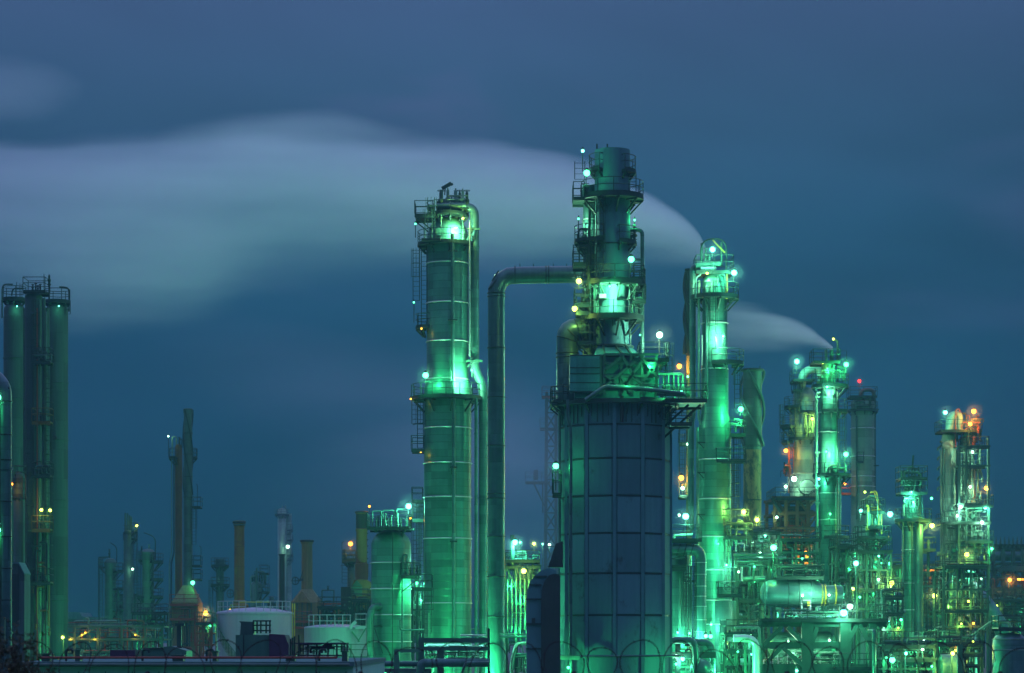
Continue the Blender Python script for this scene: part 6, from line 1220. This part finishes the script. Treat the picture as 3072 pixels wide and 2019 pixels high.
def plume(name, label, Y, secs, depthk, dens, mname, col, soft=.45, nscale=.05, grow=1.12, wmin=.4, step=None):
    """secs = [(x, ytop, ybottom)] from one end to the other in picture coordinates"""
    cx = secs[-1][0]; t = T(name, label, 'steam', cx, Y)
    s = t.s; secs = sorted(secs); x0 = t.X(secs[0][0]); x1 = t.X(secs[-1][0])
    zc = []; hh = []; wd = []; dn = []
    for i, (x, a, b) in enumerate(secs):
        u = (t.X(x) - x0) / (x1 - x0); za, zb = t.Z(a), t.Z(b); h = (za - zb) / 2
        zc.append((u, (za + zb) / 2)); hh.append((u, h)); wd.append((u, max(wmin, h * depthk))); dn.append((u, dens[i] if isinstance(dens, (list, tuple)) else dens))
    m = steam_mat(mname, x0, x1, zc, hh, wd, dn, col, soft=soft, nscale=nscale)
    n = 24; vs = []; fs = []; k = 40
    def itp(c, u):
        for i in range(len(c) - 1):
            if u <= c[i + 1][0] + 1e-9:
                f = (u - c[i][0]) / (c[i + 1][0] - c[i][0]); return c[i][1] * (1 - f) + c[i + 1][1] * f
        return c[-1][1]
    for i in range(k + 1):
        u = i / k; zz, h, w = itp(zc, u), itp(hh, u) * grow * 1.12 + .2, itp(wd, u) * grow + .2
        for j in range(n):
            a = 2 * pi * j / n; vs.append((x0 + (x1 - x0) * u, w * math.cos(a), zz + h * math.sin(a)))
    for i in range(k):
        for j in range(n):
            j2 = (j + 1) % n; fs.append((i * n + j, (i + 1) * n + j, (i + 1) * n + j2, i * n + j2))
    fs.append(tuple(range(n))); fs.append(tuple(k * n + j for j in range(n - 1, -1, -1)))
    mb = MB().add(vs, fs)
    bpy.data.objects.remove(t.root)
    o = link(name, mb, m); o.location = ((cx - CX) * s, Y, 0)
    import bmesh
    b = bmesh.new(); b.from_mesh(o.data); bmesh.ops.recalc_face_normals(b, faces=b.faces); b.to_mesh(o.data); b.free()
    props(o, label, 'steam', 'steam clouds', 'stuff'); return o

def setting():
    g = link('ground', MB().add([(-2500, -60, 0), (2500, -60, 0), (2500, 4000, 0), (-2500, 4000, 0)], [(0, 1, 2, 3)]), 'ground', smooth=False); props(g, 'dark gravel ground under the whole plant', None, None, 'structure')
    # even haze
    hz = link('haze', MB().box((0, 300, 33.5), (900, 760, 69)), M['ground'], smooth=False)
    m = bpy.data.materials.new('haze_air'); m.use_nodes = True; nt = m.node_tree; nt.nodes.clear(); o = node(nt, 'ShaderNodeOutputMaterial'); pv = node(nt, 'ShaderNodeVolumePrincipled')
    pv.inputs['Color'].default_value = (.30, .80, .92, 1); pv.inputs['Density'].default_value = HAZE; pv.inputs['Anisotropy'].default_value = .2; nt.links.new(pv.outputs[0], o.inputs['Volume'])
    hz.data.materials.clear(); hz.data.materials.append(m); props(hz, 'thin night haze over the whole refinery', None, None, 'stuff')

def world():
    w = bpy.data.worlds.new('World'); scn.world = w; w.use_nodes = True; nt = w.node_tree; L = nt.links.new; bg = nt.nodes['Background']
    tc = node(nt, 'ShaderNodeTexCoord'); sx = node(nt, 'ShaderNodeSeparateXYZ'); L(tc.outputs['Generated'], sx.inputs[0])
    cr = node(nt, 'ShaderNodeValToRGB'); el = cr.color_ramp.elements
    el[0].position = 0; el[0].color = (.004, .034, .062, 1); el[1].position = 1; el[1].color = (.74, .76, 1.75, 1)
    for p, c in ((.03, (.004, .039, .074, 1)), (.07, (.006, .050, .102, 1)), (.12, (.010, .060, .128, 1)), (.17, (.020, .082, .168, 1)), (.215, (.036, .096, .20, 1)), (.26, (.055, .108, .24, 1)), (.34, (.12, .19, .42, 1)), (.5, (.52, .57, 1.3, 1))):
        e = cr.color_ramp.elements.new(p); e.color = c
    L(sx.outputs[2], cr.inputs[0])
    mp = node(nt, 'ShaderNodeMapping'); mp.inputs['Scale'].default_value = (1.6, 1.6, 4.2); mp.inputs['Location'].default_value = (1.3, 0, .4); L(tc.outputs['Generated'], mp.inputs[0])
    nz = node(nt, 'ShaderNodeTexNoise'); nz.inputs['Scale'].default_value = 1.6; nz.inputs['Detail'].default_value = 3; nz.inputs['Roughness'].default_value = .5; nz.inputs['Distortion'].default_value = .4; L(mp.outputs[0], nz.inputs['Vector'])
    mr = node(nt, 'ShaderNodeMapRange', interpolation_type='SMOOTHSTEP'); mr.inputs[1].default_value = .36; mr.inputs[2].default_value = .70; mr.inputs[3].default_value = .86; mr.inputs[4].default_value = 1.3; L(nz.outputs[0], mr.inputs[0])
    sc_ = node(nt, 'ShaderNodeVectorMath', operation='SCALE'); L(cr.outputs[0], sc_.inputs[0]); L(mr.outputs[0], sc_.inputs['Scale'])
    sky = node(nt, 'ShaderNodeTexSky', sky_type='NISHITA'); sky.sun_disc = False; sky.sun_elevation = R(-4); sky.sun_rotation = R(200)
    sk = node(nt, 'ShaderNodeVectorMath', operation='SCALE'); L(sky.outputs[0], sk.inputs[0]); sk.inputs['Scale'].default_value = .05
    # thin lavender cloud sheets high up
    n2 = node(nt, 'ShaderNodeTexNoise'); n2.inputs['Scale'].default_value = 3.2; n2.inputs['Detail'].default_value = 4; n2.inputs['Distortion'].default_value = .8
    mp2 = node(nt, 'ShaderNodeMapping'); mp2.inputs['Scale'].default_value = (1.6, 1.6, 4.5); mp2.inputs['Location'].default_value = (.35, 2, .1); mp2.inputs['Rotation'].default_value = (0, R(12), 0); L(tc.outputs['Generated'], mp2.inputs[0]); L(mp2.outputs[0], n2.inputs['Vector'])
    f2 = node(nt, 'ShaderNodeMapRange', interpolation_type='SMOOTHSTEP'); f2.inputs[1].default_value = .48; f2.inputs[2].default_value = .78; f2.inputs[3].default_value = 0; f2.inputs[4].default_value = .5; L(n2.outputs[0], f2.inputs[0])
    f3 = node(nt, 'ShaderNodeMapRange'); f3.inputs[1].default_value = .08; f3.inputs[2].default_value = .2; L(sx.outputs[2], f3.inputs[0])
    f4 = node(nt, 'ShaderNodeMath', operation='MULTIPLY'); L(f2.outputs[0], f4.inputs[0]); L(f3.outputs[0], f4.inputs[1])
    mxl = node(nt, 'ShaderNodeMix', data_type='RGBA'); mxl.inputs[7].default_value = (.11, .145, .35, 1); L(f4.outputs[0], mxl.inputs[0]); L(sc_.outputs[0], mxl.inputs[6])
    up = node(nt, 'ShaderNodeMapRange'); up.inputs[1].default_value = .28; up.inputs[2].default_value = .4; L(sx.outputs[2], up.inputs[0])
    mxu = node(nt, 'ShaderNodeMix', data_type='RGBA'); L(up.outputs[0], mxu.inputs[0]); L(mxl.outputs[2], mxu.inputs[6]); L(sc_.outputs[0], mxu.inputs[7])
    ad = node(nt, 'ShaderNodeVectorMath', operation='ADD'); L(mxu.outputs[2], ad.inputs[0]); L(sk.outputs[0], ad.inputs[1])
    L(ad.outputs[0], bg.inputs['Color']); bg.inputs['Strength'].default_value = 1.0
def camera():
    c = bpy.data.cameras.new('camera'); o = bpy.data.objects.new('camera', c); col.objects.link(o); o.location = (0, 0, H); o.rotation_euler = (R(90), 0, 0)
    c.sensor_width = 36; c.lens = F / 3072 * 36; c.shift_y = (HY - 1009.5) / 3072; c.clip_start = .5; c.clip_end = 9000
    c.dof.use_dof = True; c.dof.focus_distance = 195; c.dof.aperture_fstop = 3.2
    scn.camera = o
    scn.view_settings.view_transform = 'Standard'; scn.view_settings.look = 'None'; scn.view_settings.gamma = 1; scn.view_settings.exposure = -.35
    cy = scn.cycles; cy.use_denoising = True; cy.denoiser = 'OPENIMAGEDENOISE'; cy.max_bounces = 4; cy.diffuse_bounces = 2; cy.glossy_bounces = 2; cy.volume_bounces = 3; cy.transmission_bounces = 1; cy.transparent_max_bounces = 8
    cy.sample_clamp_indirect = 2.5; cy.sample_clamp_direct = 30; cy.use_light_tree = True; cy.volume_step_rate = 1.0; cy.volume_max_steps = 64; cy.caustics_reflective = False; cy.caustics_refractive = False; cy.use_adaptive_sampling = True; cy.adaptive_threshold = .03
HAZE = .00028
left_side(); left_far(); left_clutter(); stacks(); tanks(); vessel(); column_one(); bent_duct(); furnace(); intake_duct(); column_two(); right_stacks(); elbow_vessel(); column_three(); small_columns(); lower_right(); far_right(); middle_back(); foreground()
setting(); world(); camera()
plume('steam_plume', 'huge lavender steam plume drifting from the straked chimney across the sky', 250,
      [(-260, 385, 960), (0, 392, 975), (270, 390, 1030), (520, 385, 1015), (760, 380, 915), (950, 382, 870), (1150, 388, 842), (1400, 402, 832), (1600, 435, 830), (1750, 472, 824), (1900, 540, 820), (2000, 600, 816), (2080, 672, 812), (2125, 765, 808)],
      .5, [.075, .08, .085, .09, .095, .10, .12, .14, .17, .2, .25, .32, .4, .5], 'plume_steam', (.93, .94, 1.0), soft=.4, nscale=.052)
plume('steam_billow', 'fainter billow of steam standing above the huge plume', 262,
      [(460, 385, 500), (600, 345, 520), (780, 318, 540), (950, 308, 540), (1080, 330, 540), (1200, 368, 530), (1340, 400, 500)], .8, [0, .05, .08, .08, .07, .05, 0], 'billow_steam', (.93, .94, 1.0), soft=.9, nscale=.08)
plume('steam_billow', 'faint lavender billow of steam at the upper corner of the sky', 262,
      [(-200, 150, 420), (0, 160, 400), (120, 170, 380), (200, 200, 340), (260, 240, 300)], .8, [.05, .05, .045, .03, 0], 'corner_steam', (.93, .94, 1.0), soft=1, nscale=.08)
plume('steam_wisp', 'thin pale steam wisp trailing from the steaming column top', 236,
      [(2080, 880, 1090), (2220, 895, 1075), (2330, 925, 1062), (2420, 970, 1056), (2470, 1012, 1054), (2498, 1040, 1056)], .6, [.05, .12, .25, .5, 1.2, 2.0], 'wisp_steam', (.93, .96, 1.0), soft=.7, nscale=.2)
plume('ground_steam', 'low bank of steam glowing behind the structure beside the bent duct', 330,
      [(700, 1300, 1950), (950, 1250, 1950), (1250, 1150, 1950), (1450, 1100, 1950), (1650, 1150, 1950), (1900, 1300, 1950)], .35, [0, .006, .015, .02, .014, 0], 'low_steam', (.9, .95, 1), soft=1, nscale=.03)
plume('steam_wisp', 'very faint drifting steam streaks behind the gap beside the tall broad column', 300,
      [(420, 900, 1150), (650, 900, 1300), (900, 930, 1450), (1150, 980, 1550), (1400, 1000, 1650), (1700, 1100, 1700)], .5, [0, .006, .010, .013, .012, 0], 'drift_steam', (.93, .94, 1.0), soft=.95, nscale=.06)
# wide upward spots added unseen behind the units to green the underside of the steam
for lb, x, Y, W in (('added upward fill light behind the large white tank', 700, 262, 30000), ('added upward fill light behind the domed vessel', 1180, 262, 30000), ('added upward fill light behind the dark furnace drum', 1700, 250, 28000), ('added upward fill light behind the low shed', 240, 270, 14000)):
    t = T('added_fill_light', lb, 'added_fill_light', x, Y, 'added fill lights on low stands')
    t.part('stand', MB().tube((0, 0, 0), (0, 0, .7), .05, 8).box((0, 0, .03), (.6, .6, .06)), 'steel'); t.part('housing', MB().box((0, 0, .8), (.6, .6, .2)), 'steel')
    d = bpy.data.lights.new('upward_beam', 'SPOT'); d.energy = W; d.color = (.16, 1, .34); d.spot_size = R(110); d.spot_blend = 1; d.shadow_soft_size = .3
    l = bpy.data.objects.new('upward_beam', d); col.objects.link(l); l.parent = t.root; l.location = (0, 0, 1.0); l.rotation_euler = (R(180), 0, 0)
# scattering spheres added to give each strong lamp a halo
def halos():
    m = bpy.data.materials.new('lamp_halo'); m.use_nodes = True; nt = m.node_tree; nt.nodes.clear(); L = nt.links.new
    out = node(nt, 'ShaderNodeOutputMaterial'); pv = node(nt, 'ShaderNodeVolumePrincipled'); L(pv.outputs[0], out.inputs['Volume']); pv.inputs['Color'].default_value = (.9, 1, 1, 1)
    tc = node(nt, 'ShaderNodeTexCoord'); ln = node(nt, 'ShaderNodeVectorMath', operation='LENGTH'); L(tc.outputs['Object'], ln.inputs[0])
    mr = node(nt, 'ShaderNodeMapRange'); mr.inputs[1].default_value = 1; mr.inputs[2].default_value = 0; L(ln.outputs['Value'], mr.inputs[0])
    pw = node(nt, 'ShaderNodeMath', operation='POWER'); pw.inputs[1].default_value = 4; L(mr.outputs[0], pw.inputs[0]); ml = node(nt, 'ShaderNodeMath', operation='MULTIPLY'); ml.inputs[1].default_value = HD; L(pw.outputs[0], ml.inputs[0]); L(ml.outputs[0], pv.inputs['Density'])
    src = link('mist', MB().sphere((0, 0, 0), 1, 16, 10), m); import bmesh  # added halo sphere, copied to each lamp
    b = bmesh.new(); b.from_mesh(src.data); bmesh.ops.recalc_face_normals(b, faces=b.faces); b.to_mesh(src.data); b.free()
    bpy.context.view_layer.update()
    for i, (root, c, r, W, k) in enumerate(HALO):
        o = src if i == 0 else src.copy()
        if i: col.objects.link(o)
        o.location = root.matrix_world @ c; R0 = max(.5, min(1.6, r * 6.2)); o.scale = (R0, R0, R0)
        props(o, 'added halo volume round a lamp', None, 'added halos round the lamps', 'stuff')
HD = .17
halos()
